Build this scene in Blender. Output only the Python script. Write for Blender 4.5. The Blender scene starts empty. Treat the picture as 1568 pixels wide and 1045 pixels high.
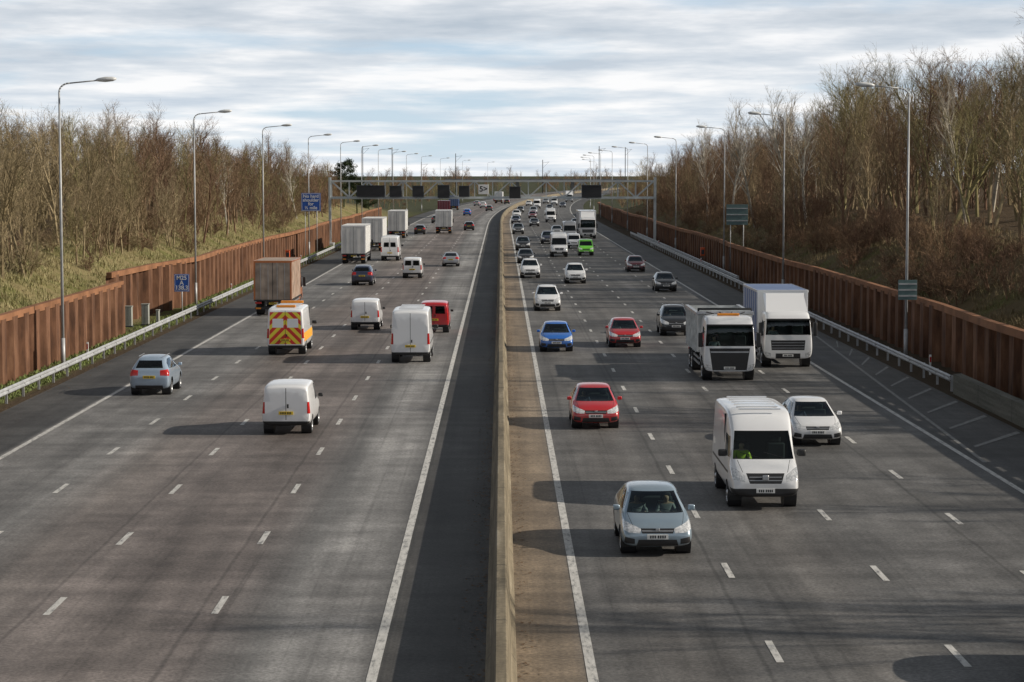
import bpy, bmesh, math, random
from mathutils import Vector, Matrix, Quaternion
random.seed(7)
scene=bpy.context.scene
COL=scene.collection
H_CAM=9.45
# ------------------------------------------------------------ helpers
def bend(z):
    if z<400: return 0.0
    if z<1300: return 8e-5*(z-400)**2
    return 8e-5*900**2+0.144*(z-1300)
def link(o,parent=None):
    COL.objects.link(o)
    if parent: o.parent=parent
    return o
def nodes_mat(name):
    m=bpy.data.materials.new(name); m.use_nodes=True
    nt=m.node_tree; b=nt.nodes['Principled BSDF']
    return m,nt,b
def simple(name,col,rough=.6,metal=0,coat=0,var=.15,scale=3.0,spec=.5,emis=None):
    m,nt,b=nodes_mat(name)
    N=nt.nodes; L=nt.links
    tc=N.new('ShaderNodeTexCoord'); no=N.new('ShaderNodeTexNoise'); no.inputs['Scale'].default_value=scale; no.inputs['Detail'].default_value=5
    L.new(tc.outputs['Object'],no.inputs['Vector'])
    r=N.new('ShaderNodeValToRGB'); r.color_ramp.elements[0].position=.3; r.color_ramp.elements[1].position=.7
    a=1-var; r.color_ramp.elements[0].color=(col[0]*a,col[1]*a,col[2]*a,1); r.color_ramp.elements[1].color=(min(1,col[0]*(1+var*.5)),min(1,col[1]*(1+var*.5)),min(1,col[2]*(1+var*.5)),1)
    L.new(no.outputs['Fac'],r.inputs[0]); L.new(r.outputs[0],b.inputs['Base Color'])
    b.inputs['Roughness'].default_value=rough; b.inputs['Metallic'].default_value=metal
    b.inputs['Coat Weight'].default_value=coat; b.inputs['Coat Roughness'].default_value=.05
    b.inputs['Specular IOR Level'].default_value=spec
    return m
def paint_mat(name,col,metal=0.0,dirt=.35):
    m,nt,b=nodes_mat(name); N=nt.nodes; L=nt.links
    tc=N.new('ShaderNodeTexCoord'); sp=N.new('ShaderNodeSeparateXYZ'); L.new(tc.outputs['Object'],sp.inputs[0])
    no=N.new('ShaderNodeTexNoise'); no.inputs['Scale'].default_value=4; no.inputs['Detail'].default_value=6; L.new(tc.outputs['Object'],no.inputs['Vector'])
    mr=N.new('ShaderNodeMapRange'); mr.inputs[1].default_value=.2; mr.inputs[2].default_value=1.1; mr.inputs[3].default_value=dirt*1.6; mr.inputs[4].default_value=.04
    L.new(sp.outputs[2],mr.inputs[0])
    mu=N.new('ShaderNodeMath'); mu.operation='MULTIPLY'; L.new(mr.outputs[0],mu.inputs[0]); L.new(no.outputs['Fac'],mu.inputs[1])
    mx=N.new('ShaderNodeMix'); mx.data_type='RGBA'; L.new(mu.outputs[0],mx.inputs[0]); mx.inputs[6].default_value=(*col,1); mx.inputs[7].default_value=(.13,.11,.09,1)
    # inside of the body shell is dark trim
    ge=N.new('ShaderNodeNewGeometry'); m2=N.new('ShaderNodeMix'); m2.data_type='RGBA'; L.new(ge.outputs['Backfacing'],m2.inputs[0]); L.new(mx.outputs[2],m2.inputs[6]); m2.inputs[7].default_value=(.025,.025,.027,1)
    L.new(m2.outputs[2],b.inputs['Base Color'])
    b.inputs['Roughness'].default_value=.28; b.inputs['Metallic'].default_value=metal; b.inputs['Coat Weight'].default_value=.7; b.inputs['Coat Roughness'].default_value=.05
    return m
M={}
def glassmat():
    m=bpy.data.materials.new('window_glass'); m.use_nodes=True; nt=m.node_tree; N=nt.nodes; L=nt.links
    N.remove(N['Principled BSDF']); out=N['Material Output']
    tr=N.new('ShaderNodeBsdfTransparent'); tr.inputs[0].default_value=(.50,.62,.60,1)
    gl=N.new('ShaderNodeBsdfGlossy'); gl.inputs['Roughness'].default_value=.03; gl.inputs['Color'].default_value=(.9,.95,1,1)
    fr=N.new('ShaderNodeFresnel'); fr.inputs[0].default_value=1.42
    mx=N.new('ShaderNodeMixShader'); L.new(fr.outputs[0],mx.inputs[0]); L.new(tr.outputs[0],mx.inputs[1]); L.new(gl.outputs[0],mx.inputs[2]); L.new(mx.outputs[0],out.inputs[0])
    return m
M['glass']=glassmat()
M['plastic']=simple('black_plastic',(.020,.020,.022),.5)
M['rim']=simple('alloy',(.45,.46,.48),.35,.7)
M['lamp']=simple('headlamp_glass',(.80,.84,.88),.1,.25,.8,.5,16)
M['tail']=simple('tail_lamp',(.50,.015,.012),.25,0,.6,.3,9)
M['platew']=simple('plate_white',(.78,.78,.76),.5,var=.05)
M['platey']=simple('plate_yellow',(.80,.56,.03),.5,var=.05)
M['tyre']=simple('tyre_rubber',(.025,.025,.026),.85)
M['amber']=simple('amber_lens',(.8,.28,.02),.3)
M['seat']=simple('seat_fabric',(.035,.036,.04),.9)
M['steel']=simple('galvanised_steel',(.42,.43,.44),.5,.2,var=.25,scale=2)
M['gsteel']=simple('gantry_steel',(.50,.53,.54),.6,.0,var=.15,scale=1)
M['darksteel']=simple('dark_steel',(.05,.055,.065),.6,.2)
M['white']=paint_mat('white_paint',(.80,.81,.83))
# ------------------------------------------------------------ mesh helpers
def box(bm,x0,x1,y0,y1,z0,z1,mat=0,bev=0.0):
    r=bmesh.ops.create_cube(bm,size=1.0)
    vs=r['verts']
    for v in vs:
        v.co=Vector(((x0+x1)/2+v.co.x*(x1-x0),(y0+y1)/2+v.co.y*(y1-y0),(z0+z1)/2+v.co.z*(z1-z0)))
    fs=set(f for v in vs for f in v.link_faces)
    for f in fs: f.material_index=mat
    if bev>0:
        es=list(set(e for v in vs for e in v.link_edges))
        rr=bmesh.ops.bevel(bm,geom=es,offset=bev,segments=2,profile=.6,affect='EDGES')
        for f in rr['faces']: f.material_index=mat; f.smooth=True
    return vs
def beam(bm,a,b,w,mat=0,sides=4):
    a=Vector(a); b=Vector(b); d=(b-a)
    if d.length<1e-6: return
    d.normalize(); up=Vector((0,0,1)) if abs(d.z)<.9 else Vector((0,1,0))
    s=d.cross(up).normalized(); t=s.cross(d)
    ws=w if isinstance(w,tuple) else (w,w)
    ra=[];rb=[]
    for i in range(sides):
        an=2*math.pi*(i+.5)/sides
        o=s*math.cos(an)+t*math.sin(an)
        ra.append(bm.verts.new(a+o*ws[0]*.7)); rb.append(bm.verts.new(b+o*ws[1]*.7))
    for i in range(sides):
        f=bm.faces.new((ra[i],ra[(i+1)%sides],rb[(i+1)%sides],rb[i])); f.material_index=mat; f.smooth=sides>5
    f=bm.faces.new(ra[::-1]); f.material_index=mat
    f=bm.faces.new(rb); f.material_index=mat
def lathe_x(bm,cx,cy,cz,prof,seg,sgn):
    rings=[]
    for (r,x,mt) in prof:
        rings.append([bm.verts.new((cx+sgn*x,cy+r*math.cos(2*math.pi*i/seg),cz+r*math.sin(2*math.pi*i/seg))) for i in range(seg)])
    for k in range(len(prof)-1):
        for i in range(seg):
            j=(i+1)%seg
            f=bm.faces.new((rings[k][i],rings[k][j],rings[k+1][j],rings[k+1][i])); f.material_index=prof[k+1][2]; f.smooth=True
    f=bm.faces.new(rings[-1]); f.material_index=prof[-1][2]
G,PL,RIM,HL,TL,PW,PY,AC,TY,AM,ST=1,2,3,4,5,6,7,8,9,10,11
def wheel(bm,x,y,r,wd,sgn,rimmat=RIM,spokes=True):
    cx=x
    lathe_x(bm,cx,y,r,[(r*.55,-wd,TY),(r*.93,-wd,TY),(r,-wd*.85,TY),(r,-wd*.15,TY),(r*.95,0,TY),(r*.70,.0,TY),(r*.66,-.02,rimmat),(r*.60,-.05,PL),(r*.18,-.06,PL),(r*.16,-.02,rimmat)],22,sgn)
    if spokes:
        for k in range(5):
            a=2*math.pi*k/5+.3
            beam(bm,(cx-sgn*.028,y+r*.1*math.cos(a),r+r*.1*math.sin(a)),(cx-sgn*.028,y+r*.63*math.cos(a),r+r*.63*math.sin(a)),(r*.10,r*.14),rimmat)
    else:
        lathe_x(bm,cx,y,r,[(r*.58,-.045,rimmat),(r*.3,-.03,rimmat),(r*.2,.02,rimmat)],12,sgn)
def well(bm,xo,y,z,r,depth,sgn):
    seg=18
    A=[];B=[]
    for i in range(seg):
        a=2*math.pi*i/seg
        A.append(bm.verts.new((sgn*xo,y+r*math.cos(a),z+r*math.sin(a))))
        B.append(bm.verts.new((sgn*(xo-depth),y+r*math.cos(a),z+r*math.sin(a))))
    for i in range(seg):
        j=(i+1)%seg
        f=bm.faces.new((A[i],A[j],B[j],B[i])); f.material_index=PL
    f=bm.faces.new(B); f.material_index=PL
def seats(bm,sx,ys,z0,zh,w=.46):
    for y in ys:
        for sg in (-1,1):
            x=sg*sx
            vs=box(bm,x-w/2,x+w/2,y-.08,y+.08,z0,zh-.16,ST,.04)
            box(bm,x-w/2,x+w/2,y+.0,y+.5,z0-.1,z0+.08,ST,.04)
            box(bm,x-.13,x+.13,y-.06,y+.04,zh-.14,zh+.04,ST,.03)
def loft(stations,crease=0.0,level=2):
    bm=bmesh.new(); rings=[]
    for (y,zb,w,zs,zt,wt) in stations:
        d=min(.07,.45*(zt-zs))
        half=[(0,zb),(.8*w,zb),(w*.97,zb+.1),(w,zb+.5*(zs-zb)),(w*.97,zs),(wt,zt-d),(wt*.84,zt),(0,zt+.02)]
        pts=half+[(-x,z) for (x,z) in half[-2:0:-1]]
        rings.append([bm.verts.new((x,y,z)) for x,z in pts])
    n=len(rings[0])
    for a,b in zip(rings[:-1],rings[1:]):
        for i in range(n):
            j=(i+1)%n
            bm.faces.new((a[i],b[i],b[j],a[j]))
    bm.faces.new(rings[0]); bm.faces.new(rings[-1][::-1])
    bmesh.ops.recalc_face_normals(bm,faces=bm.faces)
    if crease:
        cl=bm.edges.layers.float.get('crease_edge') or bm.edges.layers.float.new('crease_edge')
        for r in (rings[0],rings[-1]):
            for i in range(n):
                e=bm.edges.get((r[i],r[(i+1)%n])); e[cl]=crease
        for a,b in zip(rings[:-1],rings[1:]):
            for k in (4,n-4,5,n-5):
                e=bm.edges.get((a[k],b[k]))
                if e: e[cl]=crease*.6
    me=bpy.data.meshes.new('tmp'); bm.to_mesh(me); bm.free()
    o=bpy.data.objects.new('tmp',me); COL.objects.link(o)
    s=o.modifiers.new('s','SUBSURF'); s.levels=level; s.render_levels=level
    dg=bpy.context.evaluated_depsgraph_get(); dg.update()
    ev=o.evaluated_get(dg); m2=bpy.data.meshes.new_from_object(ev)
    bm=bmesh.new(); bm.from_mesh(m2)
    bpy.data.objects.remove(o); bpy.data.meshes.remove(me); bpy.data.meshes.remove(m2)
    for f in bm.faces: f.smooth=True; f.material_index=0
    return bm
def paint(bm,poly,axis,filt,mat,delete=False):
    ia=1 if axis=='x' else 0
    ar=sum(poly[i][0]*poly[(i+1)%len(poly)][1]-poly[(i+1)%len(poly)][0]*poly[i][1] for i in range(len(poly)))
    if ar<0: poly=poly[::-1]
    a0=min(p[0] for p in poly);a1=max(p[0] for p in poly);b0=min(p[1] for p in poly);b1=max(p[1] for p in poly)
    def gather():
        out=[]
        for f in bm.faces:
            vs=[v.co for v in f.verts]
            if max(v[ia] for v in vs)<a0 or min(v[ia] for v in vs)>a1 or max(v.z for v in vs)<b0 or min(v.z for v in vs)>b1: continue
            if filt(f.calc_center_median(),f.normal): out.append(f)
        return out
    def mk(a,b,z): return Vector((0,a,b)) if axis=='x' else Vector((a,0,b))
    for i in range(len(poly)):
        p=poly[i];q=poly[(i+1)%len(poly)]
        nx,nz=-(q[1]-p[1]),(q[0]-p[0])
        fs=gather(); 
        if not fs: return
        geom=set(fs)
        for f in fs: geom.update(f.edges); geom.update(f.verts)
        bmesh.ops.bisect_plane(bm,geom=list(geom),dist=1e-5,plane_co=mk(p[0],p[1],0),plane_no=mk(nx,nz,0).normalized())
    kill=[]
    for f in gather():
        c=f.calc_center_median(); a,b=c[ia],c.z
        ok=True
        for i in range(len(poly)):
            p=poly[i];q=poly[(i+1)%len(poly)]
            if (q[0]-p[0])*(b-p[1])-(q[1]-p[1])*(a-p[0])<-1e-6: ok=False;break
        if ok:
            if delete: kill.append(f)
            else: f.material_index=mat
    if kill: bmesh.ops.delete(bm,geom=kill,context='FACES')
def mir(poly): return [(-a,b) for a,b in poly]
def circ(cy,cz,r,n=14): return [(cy+r*math.cos(2*math.pi*i/n),cz+r*math.sin(2*math.pi*i/n)) for i in range(n)]
def plate(bm,y,z,mat,d):
    box(bm,-.26,.26,min(y,y+d*.02),max(y,y+d*.02),z-.06,z+.06,mat)
    ye=y+d*.021
    xs=[-.20,-.145,-.09,-.035,.045,.10,.155]
    for x in xs:
        box(bm,x,x+.035,min(ye,ye+d*.004),max(ye,ye+d*.004),z-.036,z+.036,PL)
def mirrors(bm,x,y,z,s=1.0,mat=0):
    for sg in (-1,1):
        a,b=sorted((sg*x,sg*(x+.17*s)))
        box(bm,a,b,y-.06*s,y+.06*s,z-.0,z+.13*s,mat,.035*s)
def arches(bm,w,ys,r):
    for y in ys:
        paint(bm,circ(y,r*.97,r+.07),'x',lambda c,n: abs(c.x)>w*.7 and (abs(n.x)>.3 or n.z<-.2),PL,delete=True)
def wells(bm,w,ys,r,sw=.21,rim=RIM,sp=True):
    for y in ys:
        for sg in (-1,1):
            well(bm,w-.035,y,r*.97,r+.075,.36,sg)
            wheel(bm,sg*(w-.02),y,r,sw,sg,rim,sp)
def scale_bm(bm,s):
    for v in bm.verts: v.co=Vector((v.co.x*s[0],v.co.y*s[1],v.co.z*s[2]))
TPL={}
def fin(bm,name):
    me=bpy.data.meshes.new(name); bm.normal_update(); bm.to_mesh(me); bm.free()
    for k in ('white','glass','plastic','rim','lamp','tail','platew','platey','white','tyre','amber','seat'):
        me.materials.append(M[k])
    TPL[name]=me
def hatch(name,s=(1,1,1),r=.32,style=0):
    st=[(-2.13,.38,.76,.62,.70,.66),(-2.10,.30,.83,.80,.90,.72),(-2.02,.24,.88,.96,1.04,.73),
        (-1.66,.22,.90,.97,1.38,.61),(-1.0,.20,.905,.95,1.46,.63),(-.2,.20,.905,.93,1.49,.64),(.38,.20,.905,.92,1.43,.61),
        (1.15,.20,.90,.90,.995,.74),(1.65,.21,.89,.83,.92,.72),(1.97,.22,.87,.73,.81,.68),(2.10,.26,.81,.60,.67,.62),(2.15,.30,.74,.50,.56,.54)]
    if style==1:
        st=[(-2.33,.38,.74,.62,.70,.66),(-2.30,.30,.82,.82,.92,.70),(-2.2,.24,.87,.92,.99,.71),
        (-1.75,.22,.90,.95,1.04,.72),(-1.0,.20,.905,.95,1.38,.60),(-.3,.20,.905,.93,1.44,.62),(.3,.20,.905,.92,1.39,.60),
        (1.1,.20,.90,.90,.98,.74),(1.7,.21,.89,.83,.91,.72),(2.05,.22,.87,.71,.79,.68),(2.22,.26,.81,.58,.66,.62),(2.28,.30,.74,.50,.55,.54)]
    bm=loft(st)
    paint(bm,[(-.71,.975),(.71,.975),(.54,1.385),(-.54,1.385)],'y',lambda c,n: n.y>.12 and .2<c.y<1.35,G)
    gf=.90
    paint(bm,[(gf,.985),(.30,1.335),(-.26,1.375),(-.26,.985)],'x',lambda c,n: abs(n.x)>.4,G)
    if style==0:
        paint(bm,[(-.34,.985),(-.34,1.375),(-1.05,1.36),(-1.5,1.22),(-1.62,1.03)],'x',lambda c,n: abs(n.x)>.4,G)
        paint(bm,[(-.60,1.06),(.60,1.06),(.50,1.335),(-.50,1.335)],'y',lambda c,n: n.y<-.12 and c.y<-1.3,G)
        ry=-2.12
    else:
        paint(bm,[(-.34,.985),(-.34,1.37),(-.85,1.34),(-1.35,1.05)],'x',lambda c,n: abs(n.x)>.4,G)
        paint(bm,[(-.60,1.05),(.60,1.05),(.50,1.33),(-.50,1.33)],'y',lambda c,n: n.y<-.12 and c.y<-.8,G)
        ry=-2.32
    for m_ in (lambda p:p,mir):
        paint(bm,m_([(.43,.585),(.40,.69),(.60,.77),(.84,.86),(.90,.70),(.70,.60)]),'y',lambda c,n: n.y>.08 and c.y>1.45,HL)
        paint(bm,m_([(.48,.78),(.48,.98),(.88,1.02),(.9,.76)]),'y',lambda c,n: n.y<-.08 and c.y<-1.85,TL)
        paint(bm,m_([(.56,.32),(.56,.45),(.80,.50),(.82,.34)]),'y',lambda c,n: n.y>.1 and c.y>1.7,PL)
        paint(bm,m_([(.60,.76),(.612,.76),(.712,.97),(.70,.97)]),'y',lambda c,n: n.z>.5 and 1.1<c.y<2.05,PL)
    paint(bm,[(-.38,.58),(.38,.58),(.42,.70),(-.42,.70)],'y',lambda c,n: n.y>.1 and c.y>1.7,PL)
    paint(bm,[(-.38,.63),(.38,.63),(.39,.655),(-.39,.655)],'y',lambda c,n: n.y>.1 and c.y>1.7,RIM)
    paint(bm,[(-.52,.27),(.52,.27),(.47,.43),(-.47,.43)],'y',lambda c,n: n.y>.1 and c.y>1.7,PL)
    paint(bm,[(-.62,.2),(.62,.2),(.60,.40),(-.60,.40)],'y',lambda c,n: n.y<-.1 and c.y<-1.8,PL)
    for yy in (.92,-.30,-1.22 if style==0 else -1.15):
        paint(bm,[(yy,.34),(yy+.014,.34),(yy+.014,.95),(yy,.95)],'x',lambda c,n: abs(n.x)>.6,PL)
    paint(bm,[(-1.0,.18),(1.0,.18),(1.0,.29),(-1.0,.29)],'x',lambda c,n: abs(n.x)>.2,PL)
    wy=(-1.32,1.32)
    arches(bm,.9,wy,.32)
    # cabin interior
    box(bm,-.74,.74,.72,1.02,.72,.915,ST,.03)
    seats(bm,.37,(-.22,),.48,1.22)
    box(bm,-.62,.62,-1.22,-1.08,.45,1.04,ST,.05); box(bm,-.70,.70,-1.9,-1.25,.80,.86,ST)
    box(bm,-.72,.72,-1.6,1.4,.26,.34,ST)
    scale_bm(bm,s)
    wells(bm,.895*s[0],[y*s[1] for y in wy],r)
    mirrors(bm,.86*s[0],.78*s[1],.97*s[2],1.0)
    fy=(2.14 if style==0 else 2.27)*s[1]
    plate(bm,fy-.0,.50*s[2],PW,1)
    plate(bm,ry*s[1]-.0,.72*s[2],PY,-1)
    box(bm,-.05,.05,fy-.06,fy-.02,.62*s[2],.70*s[2],RIM,.01)
    for x0 in (-.45,.08):
        beam(bm,(x0*s[0],1.15*s[1],.99*s[2]),((x0+.45)*s[0],1.02*s[1],1.06*s[2]),.012,PL)
    if name in('suv_t','mpv_t'):
        for sg in (-1,1): beam(bm,(sg*.56*s[0],-1.3*s[1],1.475*s[2]),(sg*.56*s[0],.2*s[1],1.485*s[2]),.025,RIM)
    fin(bm,name)
hatch('hatch_t'); hatch('mpv_t',(.97,.96,1.1),.31); hatch('suv_t',(1.03,1.04,1.14),.36); hatch('saloon_t',style=1)
def van(name,big,rearwin=False,chev=False,sz=1.0):
    if big:
        st=[(-2.95,.45,.95,1.3,2.46,.86),(-2.90,.40,.985,1.3,2.60,.89),(-2.5,.38,1.0,1.3,2.66,.91),(0,.36,1.0,1.3,2.68,.91),(.9,.36,1.0,1.3,2.66,.90),
            (1.45,.36,1.0,1.3,2.48,.87),(1.78,.35,1.0,1.28,2.14,.84),(2.28,.35,.99,1.2,1.38,.87),(2.68,.35,.97,1.05,1.18,.82),(2.88,.38,.92,.85,.98,.76),(2.95,.42,.86,.65,.80,.72)]
        bm=loft(st,.75)
        W=1.0;r=.35;wy=(-1.75,1.85)
        paint(bm,[(-.86,1.38),(.86,1.38),(.77,2.12),(-.77,2.12)],'y',lambda c,n: n.y>.12 and c.y>1.2,G)
        paint(bm,[(2.02,1.40),(1.72,1.95),(1.05,2.0),(1.05,1.36)],'x',lambda c,n: abs(n.x)>.45,G)
        paint(bm,[(-.44,.76),(.44,.76),(.54,1.04),(-.54,1.04)],'y',lambda c,n: n.y>.1 and c.y>2.0,PL)
        for zz in (.84,.93): paint(bm,[(-.45,zz),(.45,zz),(.46,zz+.02),(-.46,zz+.02)],'y',lambda c,n: n.y>.1 and c.y>2.0,RIM)
        paint(bm,[(-1.1,.30),(1.1,.30),(1.1,.62),(-1.1,.62)],'y',lambda c,n: n.y>.05 and c.y>2.3,PL)
        for m_ in (lambda p:p,mir):
            paint(bm,m_([(.57,.80),(.57,.98),(.80,1.14),(.95,1.18),(.95,.88)]),'y',lambda c,n: n.y>.05 and c.y>2.0,HL)
            paint(bm,m_([(.84,.95),(.98,.95),(.97,1.5),(.84,1.5)]),'y',lambda c,n: n.y<-.08 and c.y<-2.6,TL)
            paint(bm,m_([(.62,1.06),(.635,1.06),(.75,1.36),(.735,1.36)]),'y',lambda c,n: n.y>.05 and c.y>2.0,PL)
        for yy in (2.05,1.0,-.35):
            paint(bm,[(yy,.45),(yy+.016,.45),(yy+.016,1.9 if yy>.9 else 2.4),(yy,1.9 if yy>.9 else 2.4)],'x',lambda c,n: abs(n.x)>.6,PL)
        paint(bm,[(-2.6,.95),(2.1,.95),(2.1,1.02),(-2.6,1.02)],'x',lambda c,n: abs(n.x)>.6,PL)
        paint(bm,[(-2.9,.33),(2.3,.33),(2.3,.46),(-2.9,.46)],'x',lambda c,n: abs(n.x)>.2,PL)
        zt=2.50;ry=-2.955;fy=2.945;cz=.56;rz=.86
        box(bm,-.85,.85,1.75,2.15,1.1,1.32,ST,.03); seats(bm,.5,(1.05,),.95,1.85,.5); box(bm,-.95,.95,.72,.76,.45,2.5,ST); box(bm,-.9,.9,.76,2.3,.5,.6,ST)
    else:
        st=[(-2.2,.40,.84,.95,1.66,.75),(-2.16,.34,.88,.95,1.78,.78),(-1.8,.3,.9,.95,1.83,.80),(-.4,.28,.9,.95,1.85,.80),(.35,.28,.9,.95,1.82,.78),
            (.75,.28,.9,.95,1.68,.74),(1.35,.28,.9,.98,1.14,.78),(1.8,.28,.88,.9,1.02,.76),(2.08,.3,.83,.72,.84,.68),(2.18,.36,.76,.55,.64,.6)]
        bm=loft(st,.6)
        W=.9;r=.315;wy=(-1.35,1.38)
        paint(bm,[(-.73,1.14),(.73,1.14),(.64,1.62),(-.64,1.62)],'y',lambda c,n: n.y>.12 and c.y>.4,G)
        paint(bm,[(1.2,1.08),(.75,1.52),(.1,1.58),(.1,1.08)],'x',lambda c,n: abs(n.x)>.45,G)
        paint(bm,[(-.4,.68),(.4,.68),(.42,.80),(-.42,.80)],'y',lambda c,n: n.y>.1 and c.y>1.7,PL)
        paint(bm,[(-.9,.24),(.9,.24),(.9,.46),(-.9,.46)],'y',lambda c,n: n.y>.05 and c.y>1.7,PL)
        for m_ in (lambda p:p,mir):
            paint(bm,m_([(.45,.70),(.45,.84),(.8,.96),(.84,.76)]),'y',lambda c,n: n.y>.05 and c.y>1.5,HL)
            paint(bm,m_([(.76,.78),(.90,.78),(.88,1.2),(.76,1.2)]),'y',lambda c,n: n.y<-.08 and c.y<-2.0,TL)
        for yy in (1.1,.05,-.8):
            paint(bm,[(yy,.38),(yy+.015,.38),(yy+.015,1.6),(yy,1.6)],'x',lambda c,n: abs(n.x)>.6,PL)
        paint(bm,[(-2.1,.25),(1.6,.25),(1.6,.36),(-2.1,.36)],'x',lambda c,n: abs(n.x)>.2,PL)
        zt=1.70;ry=-2.205;fy=2.175;cz=.46;rz=.80
        box(bm,-.76,.76,.95,1.25,.85,1.08,ST,.03); seats(bm,.38,(.12,),.6,1.42); box(bm,-.82,.82,-.16,-.12,.35,1.7,ST)
    paint(bm,[(-W,.3),(W,.3),(W,.50 if not big else .56),(-W,.50 if not big else .56)],'y',lambda c,n: n.y<-.1 and c.y<-1.9,PL)
    if chev:
        paint(bm,[(-.84,.62),(.84,.62),(.80,2.42),(-.80,2.42)],'y',lambda c,n: n.y<-.3 and c.y<-2.5,AC)
        paint(bm,[(-2.8,.75),(2.2,.75),(2.2,1.25),(-2.8,1.25)],'x',lambda c,n: abs(n.x)>.5,AC)
        for m_ in (lambda p:p,mir): paint(bm,m_([(.10,1.55),(.68,1.55),(.66,2.05),(.10,2.05)]),'y',lambda c,n: n.y<-.3 and c.y<-2.5,0)
        box(bm,-.6,.6,.9,1.15,2.68,2.82,AM,.03); box(bm,-.5,.5,-2.5,-2.35,2.66,2.78,AM,.03)
    paint(bm,[(-.012,.55),(.012,.55),(.012,zt),(-.012,zt)],'y',lambda c,n: n.y<-.3 and c.y<-1.9,PL)
    if rearwin:
        z0,z1=(1.15,1.6) if not big else (1.5,2.0)
        for m_ in (lambda p:p,mir):
            paint(bm,m_([(.08,z0),(.66,z0),(.62,z1),(.08,z1)]),'y',lambda c,n: n.y<-.3 and c.y<-1.9,G)
    arches(bm,W,wy,r)
    wells(bm,W-.005,wy,r,.22,RIM,not big)
    mirrors(bm,W-.01,1.95 if big else 1.05,1.42 if big else 1.08,1.5 if big else 1.05,2)
    plate(bm,fy,cz,PW,1); plate(bm,ry,rz,PY,-1)
    box(bm,.04,.10,ry-.03,ry,rz+.18,rz+.32,PL)
    if big:
        box(bm,-.09,.09,fy-.05,fy-.0,.84,1.0,RIM,.03)
        for x0 in (-.62,.05): beam(bm,(x0,2.34,1.40),(x0+.6,2.20,1.56),.014,PL)
        for k in range(6): box(bm,-.6,.6,-2.3+k*.7,-2.24+k*.7,2.665,2.70,0)
    if sz!=1: scale_bm(bm,(1,1,sz))
    fin(bm,name)
van('bigvan_t',True); van('bigvan_win_t',True,True); van('smallvan_t',False); van('smallvan_win_t',False,True); van('chevvan_t',True,False,True,.93)
def cab(bm0,y0,W=1.2,H=2.85,tip=False):
    st=[(-1.0,.55,W-.02,1.6,H-.08,W-.12),(-.95,.5,W,1.6,H,W-.10),(.5,.5,W,1.6,H,W-.10),(.85,.5,W,1.6,H-.10,W-.14),(1.02,.45,W,1.55,H-.35,W-.12),(1.10,.42,W-.02,1.5,H-.5,W-.12),(1.13,.46,W-.06,1.45,H-.6,W-.16)]
    bm=loft(st,.5)
    f=lambda c,n: n.y>.25 and c.y>.6
    paint(bm,[(-W+.10,1.60),(W-.10,1.60),(W-.15,H-.40),(-W+.15,H-.40)],'y',f,G)
    paint(bm,[(.85,1.55),(.75,H-.55),(-.1,H-.5),(-.1,1.5)],'x',lambda c,n: abs(n.x)>.5,G)
    if tip:
        paint(bm,[(-.78,.50),(.78,.50),(.92,1.50),(-.92,1.50)],'y',f,PL)
        paint(bm,[(-.86,1.30),(.86,1.30),(.88,1.36),(-.88,1.36)],'y',f,RIM)
    else:
        paint(bm,[(-.80,.86),(.80,.86),(.84,1.34),(-.84,1.34)],'y',f,PL)
        for k in range(3): paint(bm,[(-.8,.95+k*.13),(.8,.95+k*.13),(.8,.97+k*.13),(-.8,.97+k*.13)],'y',f,RIM)
        paint(bm,[(-.6,.45),(.6,.45),(.6,.70),(-.6,.70)],'y',f,PL)
    for m_ in (lambda p:p,mir):
        paint(bm,m_([(.82,.54),(1.12,.58),(1.12,.80),(.84,.72)]),'y',f,HL)
    for yy in (.88,-.15): paint(bm,[(yy,.9),(yy+.02,.9),(yy+.02,2.4),(yy,2.4)],'x',lambda c,n: abs(n.x)>.6,PL)
    paint(bm,circ(.1,.52,.60),'x',lambda c,n: abs(c.x)>W*.7 and (abs(n.x)>.3 or n.z<-.2),PL,delete=True)
    box(bm,-1.0,1.0,.62,.92,1.25,1.52,ST,.03); seats(bm,.6,(-.15,),1.15,2.15,.52)
    for v in bm.verts: v.co.y+=y0
    tmp=bpy.data.meshes.new('c'); bm.to_mesh(tmp); bm.free()
    bm0.from_mesh(tmp); bpy.data.meshes.remove(tmp)
    for sg in (-1,1):
        well(bm0,W-.05,y0+.1,.52,.6,.4,sg)
        wheel(bm0,sg*(W-.02),y0+.1,.5,.3,sg,RIM,False)
        a,b=sorted((sg*(W+.02),sg*(W+.22)))
        box(bm0,a,b,y0+.95,y0+1.08,1.55,2.20,PL,.04)
        beam(bm0,(sg*(W-.1),y0+.9,2.25),(sg*(W+.13),y0+1.0,2.18),.03,PL)
    plate(bm0,y0+1.13,.60,PW,1)
    box(bm0,-W+.14,W-.14,y0+1.02,y0+1.22,H-.44,H-.36,PL,.02)
    for x0 in (-.7,0.1): beam(bm0,(x0,y0+1.16,1.62),(x0+.55,y0+1.15,1.80),.015,PL)
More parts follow.
